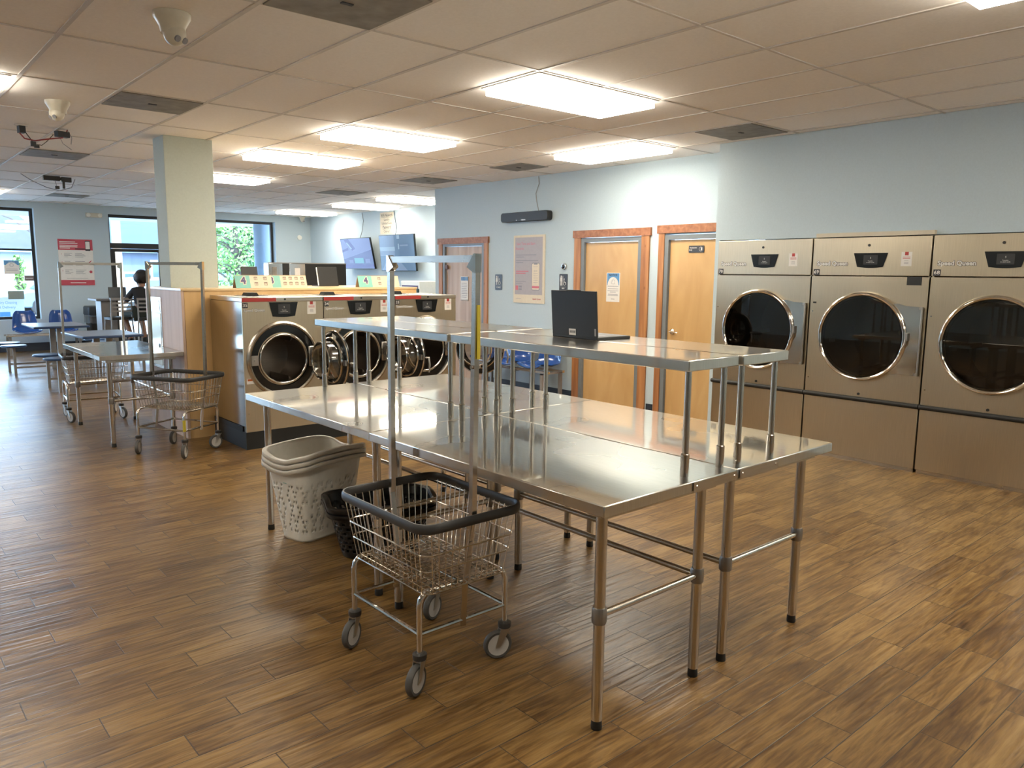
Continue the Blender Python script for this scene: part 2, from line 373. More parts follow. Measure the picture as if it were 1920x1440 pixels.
# ------------------------------------------------------------------ the room
CE = 2.885
struct(box('floor', -6, -5, -.1, 9, 17.85, 0, FLOOR), 'brown wood-look plank tile floor of the laundromat')
cb = MB().box(-6, -5, CE, 9, 17.85, CE+.1)
struct(cb.build('ceiling', CEIL), 'suspended ceiling of beige speckled acoustic tiles')
g = MB()
k = -15
for k in range(-15, 10):
    x = 3.45+.61*k
    if -6 < x < 8.7: g.box(x-.012, -5, CE-.006, x+.012, 17.6, CE+.002)
for k in range(-8, 11):
    y = 4.968+1.22*k
    if -5 < y < 17.6: g.box(-6, y-.009, CE-.005, 8.7, y+.009, CE+.002)
gr = struct(g.build('ceiling_grid', GRID), 'white metal grid bars holding the ceiling tiles')
struct(box('wall_right', 6.64, -5, 1.952, 6.76, 4.53, CE, WALL), 'pale blue-grey wall above the row of dryers')
struct(box('wall_right_end', 6.64, -5, 0, 6.76, 1.49, 1.952, WALL), 'pale wall to the right of the dryers')
struct(box('wall_return', 6.64, 4.53, 0, 7.08, 4.58, CE, WALL), 'pale wall return beside the dryer recess')
struct(box('wall_recess_back', 7.75, 1.4, 0, 7.85, 4.58, 2.1, WALL), 'wall behind the dryers')
struct(box('wall_recess_top', 6.76, 1.4, 1.99, 7.75, 4.58, 2.05, WALL), 'top of the dryer recess')
# middle wall with three door openings
D = [(8.80, 9.83), (5.88, 6.86), (4.62, 5.55)]     # y ranges of the openings
wm = MB()
edges = [4.58]+[v for a in sorted(D) for v in a]+[10.04]
for i in range(0, len(edges), 2): wm.box(7.08, edges[i], 0, 7.24, edges[i+1], CE)
for a, b2 in D: wm.box(7.08, a, 2.06, 7.24, b2, CE)
struct(wm.build('wall_middle', WALL), 'pale grey wall with the two restroom doors and the employees door')
struct(box('wall_middle_end', 7.24, 9.9, 0, 8.72, 10.04, CE, WALL), 'pale wall return behind the restrooms')
struct(box('wall_right_far', 8.72, 9.9, 0, 8.84, 17.6, CE, WALL), 'light blue wall carrying the two televisions')
LO = [(14.0, 17.3)]  # unseen opening and window, added to bring bluish daylight to the far end
wl = MB(); py = -5
for y0, y1 in LO: wl.box(-6.2, py, 0, -6, y0, CE); wl.box(-6.2, y0, 0, -6, y1, .6); wl.box(-6.2, y0, 2.72, -6, y1, CE); py = y1
wl.box(-6.2, py, 0, -6, 17.85, CE)
struct(wl.build('wall_left', WALL), 'pale wall with an added daylight window on the left side of the hall')
for i, (y0, y1) in enumerate(LO):
    t = thing('window_%d' % (4+i), 'black framed window added out of view in the left wall for daylight', 'window', (-6.1, y0, 0), 90, kind='structure'); L_ = y1-y0
    f = MB().box(0, -.03, .6, .05, .03, 2.72).box(L_-.05, -.03, .6, L_, .03, 2.72).box(.05, -.03, .6, L_-.05, .03, .65).box(.05, -.03, 2.67, L_-.05, .03, 2.72).box(L_/2-.03, -.03, .65, L_/2+.03, .03, 2.67); f.build('window_frame', MBLACK, t)
    MB().box(.03, -.004, .63, L_-.03, .004, 2.69).build('pane', CLEARGLASS, t)
struct(box('wall_back', -6, -5.1, 0, 6.76, -5, CE, WALL), 'pale wall behind the viewpoint')
# far wall with openings: x0, x1, z0, z1
OP = [(-4.2, -1.6, .64, 2.76), (-.9, 2.93, .62, 2.765), (4.245, 5.36, 0, 2.73), (5.95, 7.83, .62, 2.735)]
wf = MB(); px = -6
for x0, x1, z0, z1 in OP:
    wf.box(px, 17.6, 0, x0, 17.85, CE); wf.box(x0, 17.6, z1, x1, 17.85, CE)
    if z0 > 0: wf.box(x0, 17.6, 0, x1, 17.85, z0)
    px = x1
wf.box(px, 17.6, 0, 8.84, 17.85, CE)
struct(wf.build('wall_far', WALL), 'blue-grey street wall with the shop windows and glass door')
def window(n, x0, x1, z0, z1, muls, zbars, label):
    t = thing('window_%d' % n, label, 'window', (0, 17.78, 0), kind='structure')
    f = MB(); w_ = .055
    f.box(x0, -.03, z0, x0+w_, .03, z1).box(x1-w_, -.03, z0, x1, .03, z1).box(x0+w_, -.03, z0, x1-w_, .03, z0+w_).box(x0+w_, -.03, z1-w_, x1-w_, .03, z1)
    for m_ in muls: f.box(m_-.03, -.03, z0+w_, m_+.03, .03, z1-w_)
    for zb in zbars: f.box(x0+w_, -.02, zb-.02, x1-w_, .02, zb+.02)
    f.build('window_frame', MBLACK, t)
    MB().box(x0+.03, -.004, z0+.03, x1-.03, .004, z1-.03).build('pane', CLEARGLASS, t)
    return t
window(1, -4.2, -1.6, .64, 2.76, [-2.9], [1.97], 'black framed shop window left of the stools')
window(2, -.9, 2.93, .62, 2.765, [1.0], [1.97], 'wide black framed shop window with taped notices')
window(3, 5.95, 7.83, .62, 2.735, [6.47], [], 'black framed shop window showing green trees')
dt = thing('door_1', 'black framed glass entrance door with transom window above', 'door', (0, 17.78, 0), kind='structure')
f = MB(); x0, x1 = 4.245, 5.36
f.box(x0, -.04, 0, x0+.05, .04, 2.73).box(x1-.05, -.04, 0, x1, .04, 2.73).box(x0+.05, -.04, 2.67, x1-.05, .04, 2.73).box(x0+.05, -.04, 2.04, x1-.05, .04, 2.15)
f.build('door_frame', MBLACK, dt)
f = MB(); f.box(x0+.055, -.025, .02, x0+.13, .025, 2.035).box(x1-.13, -.025, .02, x1-.055, .025, 2.035).box(x0+.13, -.025, .02, x1-.13, .025, .22).box(x0+.13, -.025, 1.97, x1-.13, .025, 2.035)
f.build('door_leaf', MBLACK, dt)
MB().box(x0+.05, -.004, 2.15, x1-.05, .004, 2.67).box(x0+.13, -.004, .22, x1-.13, .004, 1.97).build('pane', CLEARGLASS, dt)
MB().tube([(x1-.1, -.05, .95), (x1-.1, -.09, .97), (x1-.1, -.09, 1.25), (x1-.1, -.05, 1.27)], .012).build('handle', CHROME, dt)
for nm, a in (('baseboard_far', (-6, 17.58, 0, 4.24, 17.6, .16)), ('baseboard_right', (8.7, 10.04, 0, 8.72, 17.58, .12)), ('baseboard_middle', (7.065, 6.99, 0, 7.08, 8.69, .10))):
    struct(box(nm, *a, BASEB), 'dark blue baseboard')
struct(box('baseboard_middle', 7.065, 5.65, 0, 7.08, 5.74, .1, BASEB), 'short dark baseboard between two doors')
struct(box('column', 2.43, 7.91, 0, 2.895, 8.23, CE, COLUMN_PAINT, bevel=.004), 'square painted column rising through the maple partition')
struct(box('trim_1', 6.60, 2.51, 1.95, 6.64, 3.50, 1.985, plain('cream_filler_board', (.60,.54,.42), .6)), 'cream filler strip above the middle dryer')

# doors of the middle wall: local x runs along world -y, local -y faces the room
def wall_door(n, label, yl, yr, z_case, cl, cr, leaf_mat, hinge_side, handle):
    W_ = yl-yr                                             # opening, left edge yl (big y)
    t = thing('door_%d' % n, label, 'door', (7.08, yl, 0), -90, kind='structure')
    c = MB(); c.box(-cl, -.022, 0, 0.0, 0, z_case-.09).box(W_, -.022, 0, W_+cr, 0, z_case-.09)
    c.build('casing', CEDAR, t)
    c = MB(); c.box(-cl-.02, -.03, z_case-.09, W_+cr+.02, 0, z_case); part_label(c.build('casing_header', CEDAR_H, t), 'reddish knotty wood header board')
    j = MB(); j.box(0, -.012, 0, .055, .10, 2.05).box(W_-.055, -.012, 0, W_, .10, 2.05).box(.055, -.012, 2.0, W_-.055, .10, 2.05)
    j.build('door_jamb', GREYPAINT, t)
    l = MB().box(.06, .02, .012, W_-.06, .06, 1.995).build('door_leaf', leaf_mat, t)
    for z in (.25, 1.02, 1.76):
        x = W_-.055 if hinge_side > 0 else .055
        MB().tube([(x, .012, z-.05), (x, .012, z+.05)], .009, 8).box(x-.02, .014, z-.045, x+.02, .02, z+.045).build('hinge', GREYMETAL, t)
    if handle is not None:
        h = MB(); M_ = Matrix.Translation((handle, .02, .97)) @ Matrix.Rotation(rad(90), 4, 'X')
        h.lathe([(.032, 0), (.032, .008), (.024, .018), (.012, .022), (.012, .05)], 20, M=M_)
        h.tube([(handle, -.035, .97), (handle+.03, -.04, .972), (handle+.11, -.035, .965)], [.011, .010, .007], 8)
        h.build('door_handle', CHROME, t)
    return t
wall_door(2, 'rosy wood restroom door at the left end of the grey wall, crumpled notice taped on', 9.83, 8.80, 2.125, .09, .085, BIRCH_PALE, 1, None)
wall_door(3, 'birch restroom door with a blue-topped notice, in a knotty wood casing', 6.86, 5.88, 2.145, .11, .115, BIRCH, 1, .12)
wall_door(4, 'birch employees door with a lever handle next to the dryers', 5.55, 4.62, 2.16, .08, .0, BIRCH, 1, .13)
box('door_stop', 7.065, 9.70, 1.66, 7.078, 9.76, 1.72, plain('brown_block', (.12,.05,.03), .5))
tag(bpy.data.objects['door_stop'], 'small brown block on the left door frame beside the hanging bar', 'door stop')

# ceiling lights
def light_fixture(x0, y0, x1, y1, label):
    t = thing('ceiling_light', label, 'light', ((x0+x1)/2, (y0+y1)/2, CE), group='flat ceiling light panels')
    a, b2 = (x1-x0)/2, (y1-y0)/2
    f = MB(); q = .022
    f.box(-a, -b2, -.012, a, -b2+q, -.001).box(-a, b2-q, -.012, a, b2, -.001).box(-a, -b2+q, -.012, -a+q, b2-q, -.001).box(a-q, -b2+q, -.012, a, b2-q, -.001)
    f.build('frame', GRID, t)
    MB().box(-a+q, -b2+q, -.060, a-q, b2-q, -.013).build('diffuser', LIGHTPANEL, t, bevel=.004)
    return t
X0 = 3.462
for x0, y0, x1, y1, lb in [
    (X0, 3.76, X0+1.2, 4.35, 'lit ceiling panel nearest the viewer, over the folding tables'),
    (X0, 6.20, X0+1.2, 6.80, 'lit ceiling panel second from the front in the main row'),
    (X0, 8.04, X0+1.2, 8.64, 'lit ceiling panel third from the front, right of the column top'),
    (X0, 10.52, X0+1.2, 11.12, 'lit ceiling panel partly hidden by the column'),
    (5.90, 5.0, 6.49, 6.2, 'lit ceiling panel in front of the employees door'),
    (7.14, 11.35, 8.34, 11.95, 'lit ceiling panel cut off by the grey wall corner, above the second television'),
    (7.25, 13.15, 8.45, 13.75, 'lit ceiling panel above the paper sign and televisions'),
    (7.2, 15.6, 8.4, 16.2, 'lit ceiling panel farthest back near the corner camera'),
    (-.23, 6.2, .965, 6.78, 'lit ceiling panel cut by the left edge of the photo'),
    (1.0, 15.2, 2.15, 15.8, 'small far lit ceiling panel at the left edge above the shop window'),
    (X0-.6, .85, X0+.6, 1.45, 'ceiling light panel above the viewer'),
    (5.90, -.8, 6.5, .4, 'ceiling light panel above the right dryer'),
    (-.23, 1.33, .965, 1.92, 'added unseen ceiling light panel behind on the left'),  # panels from here on are out of view, added to light the hall
    (X0, -2.6, X0+1.2, -2.0, 'added unseen ceiling light panel behind the viewer'),
    (-3.2, 4.0, -2.0, 4.6, 'added unseen ceiling light panel over the left of the hall'),
    (-3.2, 10.5, -2.0, 11.1, 'added unseen ceiling light panel over the far left of the hall')]:
    light_fixture(x0, y0, x1, y1, lb)
# return-air panels and registers
def vent(x0, y0, x1, y1, label, slats=0, mat=VENTGREY):
    t = thing('ceiling_vent', label, 'vent', ((x0+x1)/2, (y0+y1)/2, CE), group='square ceiling vents')
    a, b2 = (x1-x0)/2, (y1-y0)/2
    MB().box(-a, -b2, -.009, a, b2, -.002).build('grille', mat, t)
    MB().disc(0, 0, .02, -.012, -.009, 12, M=Matrix.Rotation(rad(-90), 4, 'X')).build('screw', INK, t) if 0 else None
    f = MB().box(-.03, -.012, -.014, .03, .012, -.009); f.build('latch', INK, t)
    return t
for x0, y0, x1, y1, lb in [(1.64, 3.16, 2.22, 3.74, 'dark square vent panel at the top edge of the photo'),
    (1.64, 6.21, 2.22, 6.77, 'grey square vent panel above and left of the column'),
    (1.64, 9.8, 2.22, 10.42, 'dusty vent panel behind the dangling red wires'),
    (2.83, 15.3, 3.42, 15.9, 'faint far vent panel near the left shop window'),
    (5.91, 3.78, 6.5, 4.35, 'grey vent panel at the corner above the dryers'),
    (6.0, 11.25, 6.6, 11.9, 'vent panel far back between the light panels'),
    (6.1, 6.93, 6.55, 7.5, 'vent panel above the hanging speaker cable'),
    (6.06, 8.86, 6.63, 9.45, 'vent panel above the left restroom door')]:
    vent(x0, y0, x1, y1, lb)

# ceiling cameras: dome mounts
def dome(name, loc, rz, label, s=1.0):
    t = thing(name, label, 'camera', loc, rz)
    MB().lathe([(.078*s, 0), (.078*s, -.018*s), (.070*s, -.03*s), (.056*s, -.055*s), (.050*s, -.085*s)], 28).build('mount', OFFW, t)
    M_ = Matrix.Translation((0, -.012*s, -.088*s)) @ Matrix.Rotation(rad(35), 4, 'X')
    r = .048*s; pr = [(r*math.cos(a), r*math.sin(a)) for a in [rad(-89+178*i/12) for i in range(13)]]
    MB().lathe(pr, 24, M=M_).build('eyeball', OFFW, t)
    e = MB()
    for dx in (-.019, .019):
        e.disc(dx*s, 0, .014*s, -.048*s, -.040*s, 16, M=M_)
    part_label(e.build('lens', GREYINK, t), 'two round grey lenses')
    return t
dome('dome_camera', (1.365, 4.2, CE), 25, 'cream dome camera nearest the viewer, two round lenses showing', 1.15)
dome('dome_camera', (1.37, 6.93, CE), -60, 'cream dome camera seen from the side, above the dangling wires', 1.1)
dome('dome_camera', (8.38, 17.32, CE), 20, 'white dome camera in the far corner beyond the trees window', 1.0)
# loose wiring
def blob(mb, x, y, z, a, b2, c, rz=0):
    mb.box(-a, -b2, -c, a, b2, c, M=Matrix.Translation((x, y, z)) @ Matrix.Rotation(rad(rz), 4, 'Z'))
t = thing('dangling_camera_wiring', 'red and black wires with small black boxes dangling under the ceiling', 'wiring', (1.5, 8.3, CE))
m = MB(); blob(m, -.17, -.05, -.045, .025, .03, .03, 10); m.build('junction_box', MBLACK, t); m = MB(); blob(m, .15, -.05, -.05, .055, .03, .025, 20); m.build('junction_box', MBLACK, t)
MB().box(-.22, -.07, -.012, -.12, -.03, -.002).build('bracket', WHITE, t)
MB().tube([(-.19,-.05,-.07), (-.15,-.05,-.12), (-.07,-.05,-.13), (.05,-.05,-.10), (.15,-.05,-.08), (.19,-.03,-.03), (.2,-.03,0)], .006, 6).build('red_wire', plain('red_wire', (.25,.02,.02), .5), t)
m = MB(); m.tube([(-.15,-.05,-.05), (-.11,-.05,-.11), (-.08,-.05,-.16)], .004, 6).tube([(-.08,-.05,-.16), (-.02,-.05,-.165), (.02,-.04,-.13), (.08,-.04,-.06)], .003, 6); blob(m, -.085, -.05, -.16, .018, .012, .022, 30); blob(m, -.06, -.05, -.18, .02, .01, .012)
m.build('black_wire', MBLACK, t)
MB().tube([(.13,-.05,-.07), (.15,-.05,-.13), (.22,-.05,-.18)], .0025, 6).tube([(.2,-.04,-.01), (.23,-.04,-.07), (.22,-.04,-.13)], .0025, 6).build('thin_wire', GREYINK, t)
t = thing('dangling_camera_wiring', 'black bracket with hanging connectors and a looped wire farther back under the ceiling', 'wiring', (2.35, 12.4, CE))
m = MB(); m.box(-.14, -.03, -.07, .06, .03, -.01).box(.06, -.01, -.06, .08, .01, -.02).box(.08, -.03, -.08, .2, .03, -.015); m.build('bracket', MBLACK, t)
MB().box(0, -.01, -.18, .05, .01, -.14).build('connector', MBLACK, t); MB().box(.09, -.01, -.17, .12, .01, -.075).build('connector', MBLACK, t)
MB().tube([(-.4,0,-.01), (-.28,0,-.09), (-.1,0,-.17), (.05,0,-.2), (.2,0,-.15), (.25,0,-.03)], .005, 6).tube([(.0,0,-.06), (.02,0,-.15)], .004, 6).build('thin_wire', GREYINK, t)
# ------------------------------------------------------------------ folding tables (origin: corner nearest the viewer on the floor)
def table_leg(t, x, y, h, collar=.43, r=.0205):
    l = MB().tube([(x, y, .035), (x, y, h-.03)], r, 16).build('leg', TUBE, t)
    MB().lathe([(.020, 0), (.021, .006), (.019, .035), (.0175, .04)], 16, M=Matrix.Translation((x, y, 0))).build('foot', RUBBER, l)
    MB().lathe([(.024, -.03), (.027, -.022), (.027, .022), (.024, .03)], 16, M=Matrix.Translation((x, y, collar))).build('collar', CAST, l)
    return l
def make_table(name, label, loc, W_, L_, h, rail_side, group, flip=1):
    t = thing(name, label, 'table', loc, 0, group)
    MB().box(0, 0, h-.042, W_, L_, h).build('tabletop', STEEL_TOP, t, bevel=.004)
    for yy in (.05, L_-.13): MB().box(.06, yy, h-.07, W_-.06, yy+.08, h-.044).build('crossmember', STEEL_EDGE, t)
    a = .095; z = .43
    for x, y in ((a, a), (W_-a, a), (a, L_-a), (W_-a, L_-a)): table_leg(t, x, y, h-.03)
    for y in (a, L_-a):
        MB().tube([(a+.01, y, z), (W_-a-.01, y, z)], .0135, 12).build('brace', TUBE, t)
    x = W_-a if rail_side > 0 else a
    MB().tube([(x, a, z), (x, L_-a, z)], .0135, 12).build('brace', TUBE, t)
    return t
GT = 'stainless folding tables pushed together'
TW, TL, TH = .762, 1.495, .866
make_table('folding_table', 'stainless folding table nearest the viewer, wire cart parked at its left side', (1.820, 1.635, 0), TW, TL, TH, 1, GT)
make_table('folding_table', 'stainless folding table of the nearer pair, on the side toward the dryers', (2.590, 1.635, 0), TW, TL, TH, -1, GT)
make_table('folding_table', 'stainless folding table with the white laundry baskets standing under it', (1.825, 3.136, 0), TW, TL-.01, TH, 1, GT)
make_table('folding_table', 'stainless folding table of the farther pair, on the side toward the restroom doors', (2.595, 3.136, 0), TW, TL, TH, -1, GT)
make_table('folding_table', 'separate stainless folding table standing by the pale end of the maple partition', (1.665, 7.50, 0), .722, 1.5, .85, 1, None)

# over-shelves standing on the tables
def make_shelf(label, loc, W_, L_):
    t = thing('over_shelf', label, 'shelf', loc, 0, 'stainless over-shelves on the folding tables')
    MB().box(0, 0, .402, W_, L_, .444).build('shelf_top', STEEL_TOP, t, bevel=.004)
    for x, y in ((.045, .035), (W_-.045, .035), (.045, L_-.035), (W_-.045, L_-.035)):
        p = MB().tube([(x, y, .0), (x, y, .405)], .0125, 14).build('post', TUBE, t)
        MB().lathe([(.0165, .0), (.0165, .085), (.0135, .088)], 16, M=Matrix.Translation((x, y, 0))).build('sleeve', CHROME, p)
    return t
make_shelf('nearest raised steel shelf over the left table row, its front edge toward the viewer', (2.293, 1.668, TH), .318, 1.455)
make_shelf('nearer raised steel shelf over the table row toward the dryers, laptop standing on it', (2.622, 1.655, TH), .335, 1.455)
make_shelf('far raised steel shelf over the left table row, reflecting the blue window light', (2.293, 3.150, TH), .318, 1.455)
make_shelf('far raised steel shelf over the table row toward the restroom doors', (2.622, 3.150, TH), .335, 1.455)
for x, y in ((2.34, 1.622), (2.565, 1.622), (2.64, 1.622), (2.92, 1.622)): pass
pl = thing('bracket_plate', 'dark steel bracket plate screwed across the table ends under the near shelf posts', 'bracket', (2.30, 1.633, .826), 0)
MB().box(0, -.003, .001, .278, 0, .036).build('plate', STEEL_EDGE, pl)
m = MB()
for x in (.02, .262): m.lathe([(.005, 0), (.004, .003)], 10, M=Matrix.Translation((x, -.003, .02)) @ Matrix.Rotation(rad(90), 4, 'X'))
m.build('screw', CHROME, pl)
pl2 = dup(pl, (2.60, 1.633, .826), 0, 'dark steel bracket plate on the table end toward the dryers')

# laptop on the shelf
t = thing('laptop', 'open black laptop with a white barcode label, standing on the raised shelf', 'laptop', (2.63, 2.585, TH+.444), -92)
MB().box(-.155, 0, .0, .155, .225, .014).build('base', MBLACK, t, bevel=.003)
MB().box(-.135, .03, .0142, .135, .125, .0152).build('keyboard', GREYINK, t)
lid = MB(Matrix.Translation((0, .004, .012)) @ Matrix.Rotation(rad(4), 4, 'X')); lid.box(-.155, -.004, 0, .155, .004, .215).box(-.05, -.004, .215, .05, .004, .219); lid = lid.build('lid', MBLACK, t, bevel=.002)
MB(Matrix.Translation((0, .004, .012)) @ Matrix.Rotation(rad(4), 4, 'X')).box(-.145, .0042, .012, .145, .0048, .205).build('screen', BLACK, lid)
s = MB(Matrix.Translation((0, .004, .012)) @ Matrix.Rotation(rad(4), 4, 'X')); s.box(-.034, -.0048, .004, .012, -.0041, .034, 0); 
for i in range(14): s.box(-.029+i*.0028, -.0052, .014, -.029+i*.0028+(.0016 if i % 3 else .0009), -.0048, .026, 1)
part_label(s.build('barcode_label', [WHITE, INK], lid), 'white barcode label')
MB(Matrix.Translation((0, .004, .012)) @ Matrix.Rotation(rad(4), 4, 'X')).box(.138, -.0048, .008, .149, -.0041, .042).build('silver_tag', GREYMETAL, lid)

# ------------------------------------------------------------------ wire laundry cart (origin: floor centre; long side along y, hanging bar along y)
def make_cart(label, loc, rz, tape=None, yellow=False):
    t = thing('laundry_cart', label, 'laundry cart', loc, rz, 'chrome laundry carts with hanging bars')
    a, b2 = .215, .25; zt = .40; zb = .235; c_off = (.02, .02)
    m = MB(); R_ = .0115
    for sy in (-1, 1):          # hoop legs under the basket ends
        y = sy*b2
        pts = [(-a, y, .155)] + [(-a, y, zt-.05)] + [(-a+.05*(1-math.cos(rad(q))), y, zt-.05+.05*math.sin(rad(q))) for q in (30, 60, 90)] + \
              [(a-.05*(1-math.cos(rad(q))), y, zt-.05+.05*math.sin(rad(q))) for q in (90, 60, 30)] + [(a, y, zt-.05), (a, y, .155)]
        m.tube(pts, R_, 10)
        m.tube([(-a, y, zb), (a, y, zb)], .009, 8)
    for sx in (-1, 1):
        m.tube([(sx*a, -b2, zb), (sx*a, b2, zb)], .009, 8)
        m.tube([(sx*.12, -b2, zt+.004), (sx*.12, b2, zt+.004)], .007, 8)
    fr = m.build('frame', CHROME, t); fr.location = (.025, .045, 0)
    # basket: tapered wire box
    B0, B1, zb0, zb1 = (.40, .54), (.475, .615), .415, .675
    w_ = MB(); n = 6
    def ringp(k, r=.045):
        W_, L_ = B0[0]+(B1[0]-B0[0])*k, B0[1]+(B1[1]-B0[1])*k; z = zb0+(zb1-zb0)*k
        return [(x, y, z) for x, y in rrect(W_, L_, r, 5)]
    for k in (0, .36, .62): w_.tube(ringp(k), .0036, 6, loop=True)
    for i in range(13):
        q = -1+2*i/12
        x0, x1 = q*(B0[0]/2-.03), q*(B1[0]/2-.035)
        w_.tube([(x1, -B1[1]/2, zb1), (x0, -B0[1]/2, zb0), (x0, B0[1]/2, zb0), (x1, B1[1]/2, zb1)], .0023, 5)
    for i in range(17):
        q = -1+2*i/16
        y0, y1 = q*(B0[1]/2-.03), q*(B1[1]/2-.035)
        w_.tube([(-B1[0]/2, y1, zb1), (-B0[0]/2, y0, zb0-.003), (B0[0]/2, y0, zb0-.003), (B1[0]/2, y1, zb1)], .0023, 5)
    w_.build('wire_basket', WIRE, t)
    # vinyl bumper: flattened oval section round the rim
    path = [(x, y, zb1+.012) for x, y in rrect(.495, .64, .07, 6)]
    rg = []; m_ = len(path)
    for i, p in enumerate(path):
        d = (Vector(path[(i+1) % m_])-Vector(path[i-1])).normalized(); o_ = Vector((d.y, -d.x, 0))
        rg.append([Vector(p)+o_*(.009*math.cos(q))+Vector((0, 0, .020*math.sin(q))) for q in [2*PI*j/10 for j in range(10)]])
    MB().ring_loft(rg, loop=True).build('bumper', BUMPER, t)
    # hanging rack: two flat posts and a cross bar along y
    r_ = MB(); zt2 = 1.668; w2 = .022
    for sy in (-1, 1):
        yt, yr = (-.312, -.292) if sy < 0 else (.272, .282); r_.bar((0, yt, zt2-.01), (0, yr, .66), w2, w2); r_.bar((0, yr, .66), (0, sy*.245, .41), w2, .010); r_.bar((0, sy*.245, .41), (.02, sy*.25+.045, .21), w2, .010)
    r_.bar((0, -.312, zt2), (0, .272, zt2), .020, .026)
    rk = r_.build('hanging_bar', STEEL_EDGE, t)
    for sy in (-1, 1):
        k = MB(); k.prism([(-.04, -.03), (.0, .018), (.012, .018), (.012, -.05), (-.004, -.05)] if sy > 0 else [(.04, -.03), (.0, .018), (-.012, .018), (-.012, -.05), (.004, -.05)], -.014, .014, M=Matrix.Translation((0, -.312 if sy < 0 else .272, zt2)) @ Matrix.Rotation(rad(90), 4, 'Z'))
        k.build('corner_bracket', CHROME, rk)
    if yellow:
        part_label(MB().box(-.004, -.3225, 1.30, .009, -.3195, 1.50, M=Matrix.Translation((.0015, -.0009, 0))).build('warning_label', YELLOW, rk), 'yellow warning label')
        MB().tube([(-.02, -.306, 1.27), (.022, -.306, 1.27)], .007, 8).build('bolt', CHROME, rk)
    if tape: part_label(MB().tube([(-a, -b2, .23), (-a, -b2, .33)], .0135, 10).build('yellow_tape', YELLOW, fr), 'yellow tape')
    # casters
    for i, (sx, sy, ang) in enumerate(((-1, -1, 25), (1, -1, -22), (-1, 1, 28), (1, 1, 20))):
        A = Matrix.Translation((sx*a, sy*b2, 0)) @ Matrix.Rotation(rad(ang), 4, 'Z')      # wheel trails along local x
        c = MB(A); c.lathe([(.026, .135), (.028, .14), (.028, .158), (.016, .163)], 18)
        c = c.build('caster', BUMPER, t); c.location = (.025, .045, 0)
        f_ = MB(A); X_ = -.030
        for s_ in (-1, 1): f_.prism([(-.02, .135), (.02, .135), (.006+X_, .052), (-.014+X_, .052)], s_*.017-.0015, s_*.017+.0015)
        f_.box(-.022, -.018, .128, .022, .018, .136).tube([(X_, -.02, .062), (X_, .02, .062)], .006, 8)
        f_.build('fork', ZINC, c)
        RX = A @ Matrix.Translation((X_, 0, .0615)) @ Matrix.Rotation(rad(90), 4, 'X')
        MB(RX).lathe([(.046, -.013), (.056, -.014), (.0615, -.007), (.0615, .007), (.056, .014), (.046, .013)], 28, caps=False).build('tire', TIRE, c)
        MB(RX).lathe([(.008, -.015), (.038, -.011), (.047, -.013), (.047, .013), (.038, .011), (.008, .015)], 28).build('wheel', HUB, c)
    return t
make_cart('chrome wire laundry cart nearest the viewer, empty, beside the big folding tables', (1.757, 2.545, 0), 0, yellow=True)
make_cart('chrome wire laundry cart with yellow tape on its leg, in front of the maple partition', (2.187, 7.05, 0), 31, tape=True)
make_cart('chrome wire laundry cart standing behind the separate folding table', (2.015, 9.28, 0), 84)

# ------------------------------------------------------------------ plastic laundry baskets
def basket_mb(top, bot, h, r, wave, holes, nu=128, nv=30, rim=.028):
    m = MB(); rings = []
    for i in range(nv+1):
        k = i/nv; W_ = bot[0]+(top[0]-bot[0])*k; L_ = bot[1]+(top[1]-bot[1])*k
        P = perim(W_, L_, r, nu); Q = []
        for j, (x, y) in enumerate(P):
            z = h*k+wave(math.atan2(y/L_, x/W_))*max(0, (k-.75)/.25)
            Q.append((x, y, z))
        rings.append(Q)
    n = len(rings[0]); vs_ = [p for R2 in rings for p in R2]; fs = []
    for i in range(nv):
        for j in range(n):
            if holes(i, j, nv, n): continue
            q = (j+1) % n; fs.append((i*n+j, i*n+q, (i+1)*n+q, (i+1)*n+j))
    m.add(vs_, fs, 0, True); m.add(rings[0], [tuple(range(n))[::-1]])
    out = [(x*(1+rim/abs(W_/2)*1.0), y*(1+rim/abs(L_/2)*1.0), z) for x, y, z in rings[-1]]
    dn = [(x, y, z-.022) for x, y, z in out]
    m.ring_loft([rings[-1], [(x, y, z+.004) for x, y, z in [tuple((Vector(a)+Vector(b3))/2) for a, b3 in zip(rings[-1], out)]], out, dn], cap0=False, cap1=False)
    return m
wv = lambda a: .03*math.exp(-((abs(math.sin(a))-1)/.35)**2)-.02*math.exp(-((abs(math.cos(a))-1)/.12)**2)
def whole_at(sh):
    def f(i, j, nv, n):
        if not 3 <= i < nv-6: return False
        q = i//2+sh; return i % 2 == 0 and ((q+j) % 6 == 0 or (q-j) % 6 == 0) and (j % 32) not in (7, 8, 23, 24)
    return f
GW = 'nested white laundry baskets'
for i, lb in enumerate(('white plastic laundry basket, lowest of the nested stack, diamond holes showing', 'white plastic laundry basket in the middle of the nested stack', 'white plastic laundry basket, topmost of the nested stack')):
    dz = i*.47/15; sc = 1-.0*i
    t = thing('laundry_basket', lb, 'laundry basket', (2.12, 4.30, dz), 14, GW)
    k = .0 if i == 0 else .004*i
    basket_mb((.50-k, .36-k), (.38-k*3, .24-k*3), .47, .07, wv, whole_at(i)).build('shell', PLAST_W, t, solid=.0028)
    if i == 0:
        s = MB(); s.box(-.20, -.03, .36, -.199, .05, .43); 
        part_label(MB(Matrix.Rotation(rad(-90), 4, 'Z')).box(-.05, -.2385, .36, .05, -.2375, .42, 0).box(-.01, -.239, .365, .02, -.2385, .415, 1).build('sticker', [WHITE, TEAL], t), 'small white and teal maker sticker')
def bhole(i, j, nv, n):
    k = i/nv; return .12 < k < .85 and i % 3 != 0 and (j+(i//3) % 2*2) % 4 < 2 and k < .8
wb = lambda a: .02*math.exp(-((abs(math.cos(a))-1)/.1)**2)
